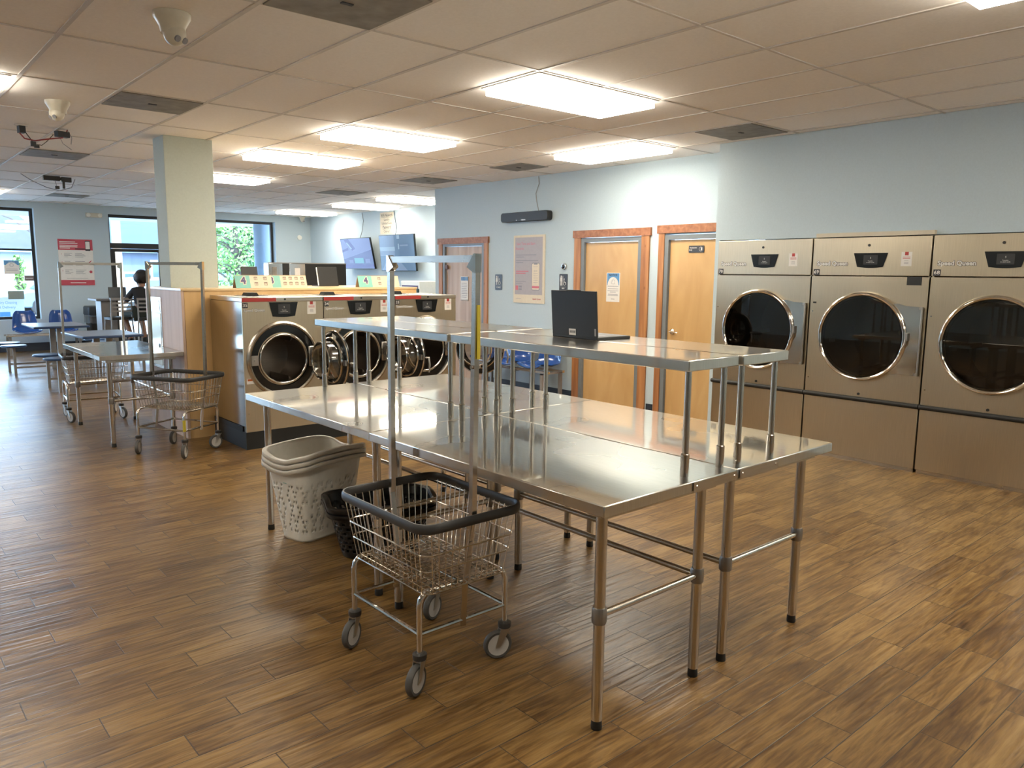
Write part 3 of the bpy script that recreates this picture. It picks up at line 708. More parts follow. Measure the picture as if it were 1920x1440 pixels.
t = thing('laundry_basket', 'black plastic laundry basket with round holes, behind the nearest wire cart', 'laundry basket', (2.27, 3.80, 0), -20, 'black laundry baskets')
basket_mb((.58, .40), (.44, .28), .285, .10, wb, bhole).build('shell', PLAST_B, t, solid=.003)
t2 = thing('laundry_basket', 'second black plastic laundry basket nested inside the first', 'laundry basket', (2.27, 3.80, .03), -20, 'black laundry baskets')
basket_mb((.576, .396), (.43, .27), .285, .10, wb, bhole).build('shell', PLAST_B, t2, solid=.003)

# ------------------------------------------------------------------ big dryers along the right wall (local x runs right, local -y faces the room)
BRAND = 'Speed Queen'
def sticker(t, x, z, w_, h, y=-.0006, parent=None):
    s = MB(); s.box(x, y-.0006, z, x+w_, y, z+h, 0); s.box(x+w_*.33, y-.001, z+h*.76, x+w_*.67, y-.0006, z+h, 1)
    for i in range(2): s.box(x+w_*.15, y-.001, z+h*(.62-.09*i), x+w_*.85, y-.0006, z+h*(.655-.09*i), 1)
    for i in range(3): s.box(x+w_*.3, y-.001, z+h*(.36-.1*i), x+w_*.7, y-.0006, z+h*(.39-.1*i), 2)
    return part_label(s.build('payment_sticker', [WHITE, RED, GREYINK], parent or t), 'white sticker with a red top')
def number_plate(t, s_, x, z, w_, h, y=-.001):
    m = MB(); m.box(x, y-.002, z, x+w_, y, z+h, 0); m.text(s_, x+w_/2, z+h/2, h*.8, y-.0032, 1, .02, 1.1)
    return part_label(m.build('number_plate', [INK, WHITE], t), 'black plate reading %s' % s_)
def screen_panel(t, x0, x1, z0, z1, inset, y=-.001, dim=True, sx0=.3, sx1=.72):
    m = MB(); n = 8; zb = lambda q: z0+.006*math.cos(q*PI)*-1
    poly = [(x0, z1), (x1, z1)]+[(x1-inset-(x1-x0-2*inset)*i/n, z0-.008*math.sin(PI*i/n)+.008) for i in range(n+1)]
    poly = poly[::-1]
    m.prism(poly, y-.006, y)
    p = m.build('display', BLACK, t)
    W_ = x1-x0; H_ = z1-z0
    s = MB(); s.box(x0+W_*sx0, y-.0075, z0+H_*.22, x0+W_*sx1, y-.006, z0+H_*.86, 0)
    cx = x0+W_*(sx0+sx1)/2
    s.text('S', cx, z0+H_*.66, H_*.16, y-.008, 1); s.text('Transfer', cx, z0+H_*.46, H_*.10, y-.008, 1); s.text('to start cycle', cx, z0+H_*.37, H_*.10, y-.008, 1)
    s.build('touchscreen', [plain('dim_screen', (.05,.052,.055), .15) if 'dim_screen' not in MATS else MATS['dim_screen'], WHITE], p)
    return p
def make_dryer(num, label, yl, W_, details):
    t = thing('tumble_dryer', label, 'dryer', (6.62, yl, 0), -90, 'stainless tumble dryers along the right wall')
    H_ = 1.945; Dp = .95; cx, cz, r = .49, 1.10, .365
    b2 = MB(); e = .004
    b2.holed(e, W_-e, .575, 1.612, cx, cz, r-.02, 0, .02)
    b2.box(e, .02, .03, .02, Dp, H_).box(W_-.02, .02, .03, W_-e, Dp, H_).box(.02, Dp-.02, .03, W_-.02, Dp, H_).box(.02, .02, H_-.02, W_-.02, Dp-.02, H_)
    b2.build('cabinet', STEEL, t)
    MB().box(e, -.003, 1.62, W_-e, .018, H_-.002).build('control_header', STEEL, t, bevel=.003)
    MB().box(e, -.004, .03, W_-e, .018, .535).build('lower_panel', STEEL, t, bevel=.003)
    MB().box(.01, .01, 0, W_-.01, .03, .035).build('toe_trim', STEEL_EDGE, t)
    MB().tube([(.0, -.012, .556), (W_, -.012, .556)], .020, 12).build('bumper_rail', RUBBER, t)
    # drum and inner rim
    d = MB(Matrix.Translation((cx, 0, cz)) @ Matrix.Rotation(rad(-90), 4, 'X'))
    d.lathe([(r-.02, .02), (r-.02, .10), (r+.06, .12), (r+.06, .75), (.02, .78)], 48, caps=False)
    dr = d.build('drum', DRUM, t)
    for a in (20, 140, 260): MB(Matrix.Translation((cx, 0, cz))).box(-.02, .13, r-.06, .02, .72, r+.055, M=Matrix.Rotation(rad(a), 4, 'Y')).build('drum_fin', DRUM, dr)
    dd = MB(); dd.torus(cx, -.022, cz, r, .018, 64, 12, sy=1.3)
    door = dd.build('door', CHROME, t)
    MB().torus(cx, -.010, cz, r-.022, .014, 64, 8).build('gasket', RUBBER, door)
    MB().disc(cx, cz, r-.018, -.030, -.026, 48).build('door_glass', DARKGLASS, door)
    # hinge plate fanning right from the door ring
    pts = [(cx+r*math.cos(rad(a)), cz+r*math.sin(rad(a))) for a in range(-52, 53, 8)]
    xr = W_-.03
    poly = pts+[(cx+.29, cz+r*.80), (cx+.36, cz+r*.755), (xr, cz+r*.74), (xr, cz-r*.80), (cx+.34, cz-r*.80), (cx+.27, cz-r*.82)]
    hp = MB().prism(poly, -.020, -.014).build('hinge_plate', CHROME, door)
    hb = MB().tube([(xr, -.022, cz-r*.80), (xr, -.022, cz+r*.74)], .009, 10); hb.box(xr-.02, -.034, cz+r*.68, xr+.005, -.014, cz+r*.74).box(xr-.02, -.034, cz-r*.80, xr+.005, -.014, cz-r*.74)
    hb.build('hinge', ZINC, door)
    hd = MB().box(cx+r+.012, -.045, cz-.01, cx+r+.03, -.018, cz+.055).tube([(cx+r*.96, -.045, cz-.09), (cx+r+.015, -.05, cz-.04), (cx+r+.018, -.045, cz)], .008, 8)
    hd.build('door_handle', ZINC, door)
    # header details
    screen_panel(t, .375, .662, 1.685, 1.81, .035, -.003)
    l = MB(); l.text(BRAND, .185, 1.722, .050, -.0065, 0, .035, 1.02).text(BRAND, .185, 1.722, .050, -.0045, 1, .085, 1.02)
    part_label(l.build('brand_lettering', [WHITE, INK], t), 'raised white Speed Queen lettering')
    number_plate(t, num, .018, 1.622, .055, .052, -.0035)
    if details != 'right': sticker(t, .77, 1.70, .085, .115, -.003)
    k = MB()
    for x, z in ((.50, 1.875), (.50, .60)): k.disc(x, z, .011, -.008, 0, 14, 0)
    k.build('lock', RUBBER, t)
    s = MB()
    for z in (.70, 1.30): s.disc(.03, z, .006, -.004, 0, 10, 0)
    s.build('screw', CHROME, t)
    if details == 'middle':
        part_label(MB().box(.83, -.004, 1.545, .945, -.0005, 1.62-.005).build('vent_plate', MBLACK, t), 'small black plate above the door hinge')
        MB().box(.03, -.003, 1.37, .06, -.0005, 1.385).build('slot', RUBBER, t)
    return t
make_dryer('70', 'stainless tumble dryer numbered 70, next to the employees door', 4.53, .995, 'left')
make_dryer('69', 'stainless tumble dryer numbered 69, middle of the three', 3.53, 1.005, 'middle')
make_dryer('68', 'stainless tumble dryer numbered 68, cut by the right edge of the photo', 2.52, 1.01, 'right')

# ------------------------------------------------------------------ washers in front of the maple partition
def make_washer(num, label, x, W_, ang):
    t = thing('washing_machine', label, 'washing machine', (x, 6.73, 0), 0, 'front-load washers against the maple partition')
    e = .003; Dp = .78; H_ = 1.335; cx, cz = .375, .81
    c = MB(); c.holed(e, W_-e, .16, H_, cx, cz, .235, 0, .015)
    c.build('front_panel', STEEL, t)
    c = MB(); c.box(e, .0152, .16, .018, Dp, H_).box(W_-.018, .0152, .16, W_-e, Dp, H_).box(.018, Dp-.015, .16, W_-.018, Dp, H_)
    c.build('cabinet', STEEL_SIDE, t)
    MB().box(e, -.006, H_, W_-e, Dp, 1.378).build('lid', STEEL_EDGE, t, bevel=.006)
    MB().box(e, -.0085, H_+.004, .32, -.006, 1.372).build('red_stripe', RED, t)
    MB().disc(.405, 1.357, .009, -.010, -.006, 14).build('lock', RUBBER, t)
    MB().prism([(.17, 1.378), (.30, 1.378), (.28, 1.41), (.19, 1.41)], .32, .42).build('soap_cap', RUBBER, t)
    MB().box(.12, .30, 1.378, .38, .46, 1.381).build('soap_lid', MBLACK, t)
    # raised bezel, black annulus, drum
    b2 = MB(Matrix.Translation((cx, 0, cz)) @ Matrix.Rotation(rad(90), 4, 'X'))
    b2.lathe([(.352, 0), (.345, .016), (.328, .026), (.314, .020), (.311, .004)], 64, caps=False); b2.build('bezel', STEEL_EDGE, t)
    a = MB(Matrix.Translation((cx, 0, cz)) @ Matrix.Rotation(rad(90), 4, 'X'))
    a.lathe([(.312, .006), (.25, .010), (.238, -.01), (.232, -.03)], 64, caps=False); a.build('door_recess', BLACK, t)
    MB().torus(cx, -.012, cz, .225, .011, 64, 10).build('inner_ring', CHROME, t)
    d = MB(Matrix.Translation((cx, 0, cz)) @ Matrix.Rotation(rad(-90), 4, 'X'))
    d.lathe([(.225, 0), (.222, .06), (.27, .075), (.27, .50), (.0, .53)], 48, caps=False); dr = d.build('drum', DRUM, t)
    for q in (35, 155, 275): MB(Matrix.Translation((cx, 0, cz))).prism([(-.03, .27), (.03, .27), (.0, .19)], .08, .49, M=Matrix.Rotation(rad(q), 4, 'Y')).build('drum_fin', DRUM, dr)
    screen_panel(t, .255, .53, 1.195, H_-.004, .03, -.001)
    l = MB(); l.text(BRAND, .115, 1.262, .036, -.0025, 0, .03).text(BRAND, .115, 1.262, .036, -.0015, 1, .075); part_label(l.build('brand_lettering', [WHITE, INK], t), 'raised white Speed Queen lettering')
    number_plate(t, num, .008, 1.282, .048, .048)
    sticker(t, .625, 1.215, .088, .118)
    part_label(MB().box(.022, -.0012, .60, .10, 0, .65, 0).box(.03, -.0018, .627, .085, -.0012, .645, 1).build('warning_label', [WHITE, plain('orange_print', (.55,.14,.03), .6) if 'orange_print' not in MATS else MATS['orange_print']], t), 'small white and orange warning label')
    MB().box(cx-.31, -.022, cz-.045, cx-.245, -.004, cz+.045).disc(cx-.275, cz, .012, -.03, -.022, 12).build('latch', ZINC, t)
    hg = MB(); hg.box(cx+.245, -.03, cz-.085, cx+.305, -.006, cz+.105)
    for z in (-.05, .0, .05): hg.tube([(cx+.30, -.045, cz+z-.018), (cx+.30, -.045, cz+z+.018)], .016, 10)
    hg.build('hinge', ZINC, t, bevel=.008)
    s = MB().disc(.03, .33, .005, -.003, 0, 10); s.build('screw', CHROME, t)
    # open door, local frame at the hinge pin, closed position along -x
    dm = Matrix.Translation((-.315, 0, 0))
    door = MB(dm @ Matrix.Rotation(rad(90), 4, 'X')); door.lathe([(.175, -.012), (.21, -.02), (.262, -.006), (.268, .012), (.262, .030), (.225, .042), (.185, .040)], 56, caps=False)
    door = door.build('door', BLACK, t); door.location = (cx+.315, -.05, cz); door.rotation_euler = (0, 0, rad(ang))
    MB(dm).torus(0, -.002, 0, .268, .007, 56, 8).torus(0, .022, 0, .205, .010, 56, 8).build('door_trim', CHROME, door)
    gl = MB(dm @ Matrix.Rotation(rad(-90), 4, 'X')); gl.lathe([(.182, .0), (.178, .10), (.165, .128), (.10, .136), (.0, .138)], 48, caps=False).build('door_glass', BOWL, door)
    MB(dm).torus(0, .125, 0, .168, .008, 48, 8).build('glass_rim', CHROME, door)
    hh = MB(dm); hh.tube([(-.24, -.02, -.01), (-.285, -.05, -.01), (-.30, -.05, -.08), (-.292, -.045, -.15)], [.010, .011, .010, .008], 8).box(-.26, -.03, -.03, -.22, .02, .02)
    hh.build('door_handle', ZINC, door)
    part_label(MB(dm).box(-.02, .0215, .215, .05, .023, .245, M=Matrix.Rotation(rad(-20), 4, 'Y')).build('door_label', WHITE, door), 'small white label')
    return t
make_washer('35', 'stainless front-load washer numbered 35, its side panel in view, door open', 2.655, .79, 90)
make_washer('34', 'stainless front-load washer numbered 34, second from the left, door open', 3.447, .79, 92)
make_washer('33', 'stainless front-load washer numbered 33, in front of the restroom door, door open', 4.239, .775, 122)
bs = thing('machine_plinth', 'black raised base under the row of washers', 'plinth', (0, 0, 0))
MB().box(2.652, 6.728, 0, 5.015, 7.51, .157).build('plinth_block', MBLACK, bs)
MB().box(2.647, 6.80, .157, 2.653, 7.50, .205).build('plinth_trim', RUBBER, bs)

# ------------------------------------------------------------------ maple partition with counter top
pt = thing('maple_partition', 'maple laminate partition and counter behind the washers', 'partition', (0, 0, 0))
MB().box(2.40, 7.53, .0, 2.425, 8.66, 1.42).build('end_panel', MAPLE_END, pt, bevel=.002)
MB().box(2.427, 7.53, 0, 5.02, 7.555, 1.42).build('front_panel', MAPLE, pt)
MB().box(2.427, 8.635, 0, 5.02, 8.66, 1.42).build('back_panel', MAPLE, pt)
MB().box(5.02, 7.53, 0, 5.04, 8.66, 1.42).build('side_panel', MAPLE, pt)
m = MB(); m.box(2.395, 7.52, 1.42, 2.43, 8.67, 1.44).box(2.43, 7.52, 1.42, 5.045, 7.905, 1.44).box(2.43, 8.235, 1.42, 5.045, 8.67, 1.44).box(2.90, 7.905, 1.42, 5.045, 8.235, 1.44)
m.build('counter_top', MAPLE_TOP, pt)
t = thing('recessed_dispenser', 'stainless dispenser set into the pale end of the maple partition', 'dispenser', (2.3985, 8.50, .62), -90)
MB().box(0, -.004, 0, .36, 0, .72).build('face_plate', STEEL_EDGE, t, bevel=.004)
MB().box(.03, -.008, .03, .33, -.002, .56).build('front_panel', STEEL, t, bevel=.02)
MB().prism([(.03, .57), (.33, .57), (.30, .69), (.06, .69)], -.007, -.003).build('chute', TUBE, t)
MB().box(.24, -.010, .20, .29, -.008, .25).build('lock_plate', RUBBER, t)
# ------------------------------------------------------------------ things on the counter
def tent_sign(label, x0, x1, y, numeral, cols, num_left=True, teal_w=.40):
    t = thing('tent_sign', label, 'sign', (x0, y, 1.441), 0, 'folded tent signs on the maple counter')
    W_ = x1-x0; H_ = .128; sl = .045; A = Matrix(((1,0,0,0),(0,1,0,0),(0,0,1,0),(0,0,0,1)))
    ang = math.atan2(sl, H_); F = Matrix.Rotation(-ang, 4, 'X'); Ls = math.hypot(sl, H_)
    m = MB(F); m.box(0, 0, 0, W_*teal_w, .003, Ls, 0); m.box(W_*teal_w, 0, 0, W_, .003, Ls, 1)
    m.build('front_card', [TEAL, CREAM], t)
    MB(Matrix.Translation((0, 2*sl, 0)) @ Matrix.Rotation(ang, 4, 'X')).box(0, -.003, 0, W_, 0, Ls).build('back_card', plain('kraft_card', (.50,.32,.18), .7) if 'kraft_card' not in MATS else MATS['kraft_card'], t)
    n = MB(F); cx = W_*teal_w*.55
    n.text(numeral, cx, Ls*.55, .10, -.0006, 0, .11); n.text(numeral, cx, Ls*.55, .10, -.0014, 1, .04)
    n.build('numeral', [CREAM, PURPLE], t)
    rows = 2
    for i in range(cols):
        for j in range(rows):
            s = MB(F)
            x = W_*(teal_w+.03)+(W_*(1-teal_w)-.03)*(i+.5)/cols; z = Ls*(.72-.42*j); a = .021
            s.box(x-a*.8, -.0012, z-a*.7, x+a*.8, 0, z-a*.5); s.box(x-a*.8, -.0012, z-a*.5, x-a*.6, 0, z+a*.6); s.box(x+a*.6, -.0012, z-a*.5, x+a*.8, 0, z+a*.6)
            s.box(x-a*.6, -.0012, z+a*.25, x+a*.6, 0, z+a*.42); s.prism([(x-a, z+a*.6), (x+a, z+a*.6), (x+a*.75, z+a*.95), (x-a*.6, z+a*.95)], -.0012, 0)
            s.box(x-.002, -.0012, z-a*.5, x+.002, 0, z+a*.2); s.build('printed_basket', plain('brown_print', (.24,.17,.13), .7) if 'brown_print' not in MATS else MATS['brown_print'], t)
    pass
    return t
tent_sign('folded mint tent sign with a purple 4, at the left end of the counter', 2.955, 3.335, 7.60, '4', 2)
tent_sign('folded mint tent sign with a purple 3, partly behind the first sign', 3.27, 3.775, 7.72, '3', 4, teal_w=.42)
tent_sign('folded mint tent sign with a purple 4, behind the nearest hanging bar', 4.335, 4.86, 7.60, '4', 2, teal_w=.33)
def dark_lid(label, x0, x1, y, z1, cat='tablet', name='tablet', edge=False):
    t = thing(name, label, cat, ((x0+x1)/2, y, 1.441), 4)
    a = (x1-x0)/2
    MB(Matrix.Rotation(rad(-12), 4, 'X')).box(-a, 0, .008, a, .008, z1-1.44).build('screen_lid', MBLACK, t, bevel=.002)
    MB().box(-a, 0, 0, a, .16, .01).build('base', MBLACK, t)
    if edge: part_label(MB(Matrix.Rotation(rad(-12), 4, 'X')).box(-a-.008, -.002, .01, -a, .010, z1-1.445).build('silver_edge', PLAST_W, t), 'pale silver side edge')
    return t
dark_lid('small black tablet propped up on the counter in front of the trees window', 3.30, 3.49, 8.30, 1.66)
dark_lid('dark upright screen with a pale left edge on the counter', 4.16, 4.42, 8.22, 1.665, 'screen', 'monitor', True)
# tall machines on the far side of the partition
def tall_machine(label, x0, x1, face, y=9.7, z=1.72):
    t = thing('tall_washer', label, 'machine', (x0, y, 0), 0)
    W_ = x1-x0
    MB().box(.002, .0, 0, W_-.002, .14, z-.012).build('housing', face, t, bevel=.004)
    MB().box(0, -.003, z-.012, W_, .142, z).build('top_trim', GREYMETAL, t)
    return t
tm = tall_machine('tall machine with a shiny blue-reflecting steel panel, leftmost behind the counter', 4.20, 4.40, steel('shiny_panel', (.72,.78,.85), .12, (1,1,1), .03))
tall_machine('narrow black machine between two shiny steel ones behind the counter', 4.40, 4.49, MBLACK)
tm2 = tall_machine('shiny steel machine with a white notice, right of the narrow black one', 4.49, 4.72, MATS['shiny_panel'])
part_label(MB().box(.075, -.006, 1.42, .15, -.003, 1.65).build('white_notice', WHITE, tm2), 'white sheet of paper')
part_label(MB().box(.055, -.005, 1.42, .115, -.003, 1.66).build('grey_notice', VENTGREY, tm), 'grey sheet')
tall_machine('wide black machine standing below the left television', 4.72, 5.33, MBLACK)

# ------------------------------------------------------------------ televisions and paper sign on the light blue wall
def tv(label, yc, z0, z1, half, lean, screen_mat, draw):
    t = thing('television', label, 'television', (8.60, yc, z0), -90, 'wall mounted televisions')
    H_ = z1-z0; A = Matrix.Rotation(rad(lean), 4, 'X')
    MB(A).box(-half, -.02, 0, half, .02, H_).build('screen_housing', BLACK, t, bevel=.004)
    s = MB(A); draw(s, half-.012, H_); s.build('display', screen_mat, t)
    MB().box(-.2, .02, H_*.2, .2, .118, H_*.5).build('wall_mount', MBLACK, t)
    return t
scr = lambda n, c, e: emit(n, c, e)
S_BL, S_LB, S_DK, S_TE = scr('screen_blue', (.06,.06,.26), .6), scr('screen_light_blue', (.17,.20,.46), .6), scr('screen_navy', (.035,.02,.19), .8), scr('screen_teal', (.10,.36,.42), .7)
S_P, S_Q, S_R = scr('screen_pale', (.34,.50,.66), .6), scr('screen_steel', (.07,.14,.25), .8), scr('screen_mid', (.10,.20,.34), .6)
def draw1(s, a, H_):
    y = -.0215; s.box(-a, y, .012, a, -.0205, H_-.012, 0)
    s.prism([(-a, H_*.32), (a, H_*.62), (a, H_-.012), (-a, H_-.012)], y-.001, y, 1)
    s.prism([(-a, H_*.55), (-a*.55, H_*.62), (-a*.55, H_*.70), (-a, H_*.62)], y-.002, y-.001, 2)
    s.prism([(-a*.75, H_*.95), (-a*.45, H_*.98), (-a*.05, H_*.66), (-a*.3, H_*.60)], y-.002, y-.001, 2); s.prism([(-a*.62, H_*.86), (-a*.55, H_*.87), (-a*.28, H_*.66), (-a*.36, H_*.65)], y-.003, y-.002, 4)
    s.box(-a, y-.002, .012, a, y-.001, H_*.15, 2); s.box(-a*.25, y-.002, H_*.19, a*.38, y-.001, H_*.36, 3); s.box(-a*.62, y-.002, H_*.19, -a*.35, y-.001, H_*.30, 1); s.box(a*.5, y-.002, H_*.19, a*.8, y-.001, H_*.33, 1)
def draw2(s, a, H_):
    y = -.0215; s.box(-a, y, .012, a, -.0205, H_-.012, 0)
    s.box(-a, y-.001, H_*.42, -a*.12, y, H_-.012, 2); s.box(-a, y-.002, H_*.56, -a*.10, y-.001, H_*.67, 1)
    s.prism([(-a*.5, H_*.012), (a*.55, .012), (a*.1, H_*.30), (-a*.0, H_*.30)], y-.001, y, 2); s.prism([(-a*.95, .012), (-a*.35, .012), (-a*.05, H_*.33), (-a*.6, H_*.33)], y-.001, y, 2)
    s.box(a*.12, y-.001, H_*.36, a*.75, y, H_*.75, 3); s.box(a*.2, y-.002, H_*.68, a*.66, y-.001, H_*.72, 2); s.box(a*.1, y-.002, H_*.60, a*.16, y-.001, H_*.75, 1)
    s.box(a*.05, y-.001, H_*.88, a*.2, y, H_-.012, 1)
tv('left television with a purple-blue game-like picture, leaning forward', 15.0, 1.665, 2.335, .635, 11.5, [S_BL, S_LB, S_DK, S_TE, S_P], draw1)
tv('right television with a pale blue picture, above the counter beside the grey wall', 13.46, 1.625, 2.355, .65, 5, [S_R, S_P, emit('screen_soft', (.20,.30,.46), .6), S_Q], draw2)
tag(MB().tube([(8.70, 15.08, CE-.01), (8.70, 15.03, 2.7), (8.70, 15.08, 2.5), (8.62, 15.06, 2.3)], .006, 6).build('power_cord', INK), 'thin dark cord running from the ceiling to the left television', 'cord')
tag(MB().tube([(8.70, 13.80, CE-.01), (8.70, 13.76, 2.7), (8.70, 13.70, 2.5), (8.64, 13.66, 2.33)], .006, 6).build('power_cord', INK), 'thin dark cord running from the ceiling to the right television', 'cord')
def wall_sheet(name, label, cat, loc, W_, H_, mats, draw, rz=-90, th=.004):
    t = thing(name, label, cat, loc, rz)
    MB().box(0, -th, 0, W_, 0, H_).build('sheet', mats[0], t)
    m = MB(); draw(m, -th-.0008); m.build('print', mats, t); return t
def d_wifi(m, y):
    m.text('WiFi Network', .26, .385, .085, y, 1, .01, .9); m.box(.05, y-.0002, .342, .47, y, .346, 1); m.text('Laundry', .26, .30, .075, y, 1, 0, .9); m.text('Unlimited Guest', .26, .225, .075, y, 1, 0, .8)
    m.text('Password', .26, .145, .085, y, 1, .01, .95); m.box(.10, y-.0002, .102, .42, y, .106, 1); m.text('Cleanup!', .26, .06, .075, y, 1, 0, .9)
wall_sheet('wifi_sign', 'cream paper sign with WiFi network and password above the televisions', 'sign', (8.717, 14.36, 2.385), .52, .45, [CREAM, INK], d_wifi)
# colourful machine by the end of the light blue wall
t = thing('vending_machine', 'white framed vending machine with a yellow and red picture beside the grey wall', 'vending machine', (8.05, 12.55, 0), -90)
MB().box(0, 0, 0, .62, .55, 1.44).build('cabinet', PLAST_W, t, bevel=.01)
MB().box(.04, -.006, .55, .58, 0, 1.36).build('picture_panel', PURPLE, t)
m = MB(); m.box(.04, -.008, 1.14, .46, -.006, 1.22, 0); m.box(.12, -.008, 1.04, .46, -.006, 1.10, 3); m.disc(.135, 1.275, .055, -.010, -.008, 20, 1, sx=.8)
for i, x in enumerate((.24, .29, .34, .39, .43)): m.prism([(x-.03, 1.20), (x+.012, 1.205), (x+.03, 1.33), (x-.012, 1.325)], -.010, -.008, 2)
m.build('print', [WHITE, YELLOW, RED, plain('blue_print', (.10,.13,.30), .5)], t)
MB().box(.46, -.05, .9, .62, -.001, 1.30).build('coin_box', DARKGREEN, t)
MB().tube([(.49, -.06, 1.02), (.50, -.075, 1.08), (.49, -.06, 1.14)], .012, 8).build('handle', PLAST_W, t)

# ------------------------------------------------------------------ things on the grey wall with the restroom doors
t = thing('sound_bar', 'short black sound bar mounted high on the grey wall', 'speaker', (7.08, 8.34, 2.30), -90)
m = MB(Matrix.Translation((.47, 0, .062))); rr = [(x, z) for x, z in rrect(.94, .125, .035, 6)]
m.ring_loft([[(x, -.001, z) for x, z in rr], [(x, -.085, z) for x, z in rr], [(x*.99, -.092, z*.93) for x, z in rr]]); m.build('speaker_body', MBLACK, t)
MB().text('YAMAHA', .47, .018, .022, -.0925, 0, .02).disc(.33, .018, .006, -.0925, -.0921, 10).build('lettering', SILVER_LETTER, t)
tag(MB().tube([(7.075, 7.67, CE-.01), (7.075, 7.66, 2.78), (7.075, 7.72, 2.66), (7.075, 7.70, 2.55), (7.075, 7.66, 2.425)], .005, 6).build('power_cord', GREYMETAL), 'thin grey cord hanging from the ceiling to the sound bar', 'cord')
def d_poster(m, y):
    m.box(.03, y, .115, .585, y+.0006, .885, 1)
    m.text('Save Time and Earn', .25, .80, .052, y-.0006, 2, 0, .92); m.text('Rewards', .125, .735, .052, y-.0006, 2, 0, .92)
    for x1, z in ((.46, .645), (.22, .618), (.50, .57), (.20, .543)): m.box(.05, y-.0006, z, x1, y, z+.010, 3)
    for x1, z in ((.31, .425), (.25, .398)): m.box(.05, y-.0006, z, x1, y, z+.012, 2)
    for x1, z in ((.26, .285), (.19, .262)): m.box(.05, y-.0006, z, x1, y, z+.007, 3)
    m.box(.045, y-.0008, .175, .10, y, .235, 2); m.box(.11, y-.0008, .21, .175, y, .235, 3); m.box(.11, y-.0008, .175, .175, y, .198, 3)
    m.prism([(x+.455, z+.36) for x, z in rrect(.165, .37, .03, 5)], y-.0008, y, 3); m.prism([(x+.455, z+.36) for x, z in rrect(.148, .35, .022, 5)], y-.0012, y-.0008, 0)
    m.box(.42, y-.0016, .52, .49, y-.0012, .535, 3); m.box(.385, y-.0016, .205, .525, y-.0012, .235, 2)
    m.text('$25.00', .455, .435, .022, y-.0018, 3); 
    for z in (.49, .40, .37, .34, .31, .28): m.box(.41, y-.0016, z, .50, y-.0012, z+.004, 1)
    m.text('Speed Queen', .48, .06, .03, y-.0006, 4, .02); m.box(.05, y-.0006, .055, .16, y, .061, 1)
wall_sheet('wall_poster', 'tall grey and cream poster with pink text and a phone picture, between the restroom doors', 'poster', (7.078, 8.146, 1.205), .625, .915,
           [CREAM, plain('poster_grey', (.38,.345,.35), .5), plain('poster_pink', (.58,.16,.19), .6), GREYINK, RED], d_poster, th=.012)
def restroom_sign(loc, label, word):
    t = thing('restroom_sign', label, 'sign', loc, -90, 'black restroom signs')
    MB().prism([(x+.075, z+.11) for x, z in rrect(.15, .22, .012, 4)], -.006, 0).build('plate', plain('sign_charcoal', (.035,.038,.045), .4) if 'sign_charcoal' not in MATS else MATS['sign_charcoal'], t)
    m = MB(); y0, y1 = -.0075, -.006
    m.disc(.036, .190, .010, y0, y1, 14)
    if word == 'WOMEN': m.prism([(.024,.178),(.048,.178),(.056,.115),(.044,.115),(.042,.07),(.030,.07),(.028,.115),(.016,.115)], y0, y1)
    else: m.prism([(.020,.178),(.052,.178),(.052,.125),(.046,.125),(.046,.07),(.026,.07),(.026,.125),(.020,.125)], y0, y1)
    m.box(.064, y0, .07, .069, y1, .195); m.disc(.092, .155, .007, y0, y1, 12); m.bar((.092, -.0068, .15), (.094, -.0068, .115), .006, .003); m.bar((.093, -.0068, .118), (.115, -.0068, .115), .006, .003); m.bar((.115, -.0068, .117), (.125, -.0068, .088), .006, .003)
    m.torus(.098, -.0068, .095, .020, .0022, 24, 5); m.box(.02, y0, .052, .13, y1, .054)
    m.text(word, .075, .034, .024, y0, 0, .02); m.build('symbols', WHITE, t); return t
restroom_sign((7.079, 8.555, 1.37), 'black restroom sign right of the left restroom door', 'WOMEN')
restroom_sign((7.079, 7.245, 1.385), 'black restroom sign under the round steel button, above the laptop', 'MEN')
t = thing('round_wall_button', 'round steel wall button above the right restroom sign', 'button', (7.079, 7.15, 1.70), -90)
MB(Matrix.Rotation(rad(90), 4, 'X')).lathe([(.045, 0), (.045, .018), (.036, .03), (.0, .032)], 28).build('housing', CHROME, t)
MB(Matrix.Rotation(rad(90), 4, 'X')).lathe([(.026, .0325), (.02, .036), (.0, .037)], 20).build('button_cap', BLACK, t)
SKYP = plain('notice_blue', (.10,.27,.50), .6)
def d_notice(m, y):
    m.box(.01, y, .20, .205, y+.0006, .345, 2)
    m.prism([(.1075+.088*math.cos(rad(a)), .20+.10*math.sin(rad(a))) for a in range(0, 181, 12)], y-.0006, y, 0)
    m.text('NOTICE', .1075, .322, .036, y-.0008, 1, .03)
    for a, b2, c, d in ((.085,.215,.088,.262), (.085,.215,.135,.218), (.132,.215,.135,.262), (.085,.259,.10,.262), (.118,.259,.135,.262), (.098,.262,.101,.278), (.117,.262,.120,.285), (.098,.24,.101,.262), (.075,.215,.078,.25)): m.box(a, y-.0012, b2, c, y-.0006, d, 3)
    for z, x0, x1 in ((.185,.02,.195), (.155,.025,.19), (.13,.02,.195), (.115,.06,.155), (.09,.03,.185), (.075,.025,.19), (.03,.08,.135)): m.box(x0, y-.0006, z, x1, y, z+.006, 3)
wall_sheet('door_notice', 'white notice with a blue header on the birch door behind the laptop', 'notice', (7.0985, 6.44, 1.275), .215, .35, [WHITE, INK, SKYP, GREYINK], d_notice, th=.0015)
t = thing('door_notice', 'crumpled white notice with a blurred blue top on the rosy restroom door', 'notice', (7.0985, 9.395, 1.19), -90)
m = MB(); random.seed(3); G_ = [[(.02*0+i*.021, -.003-.006*random.random(), j*.03) for i in range(10)] for j in range(13)]
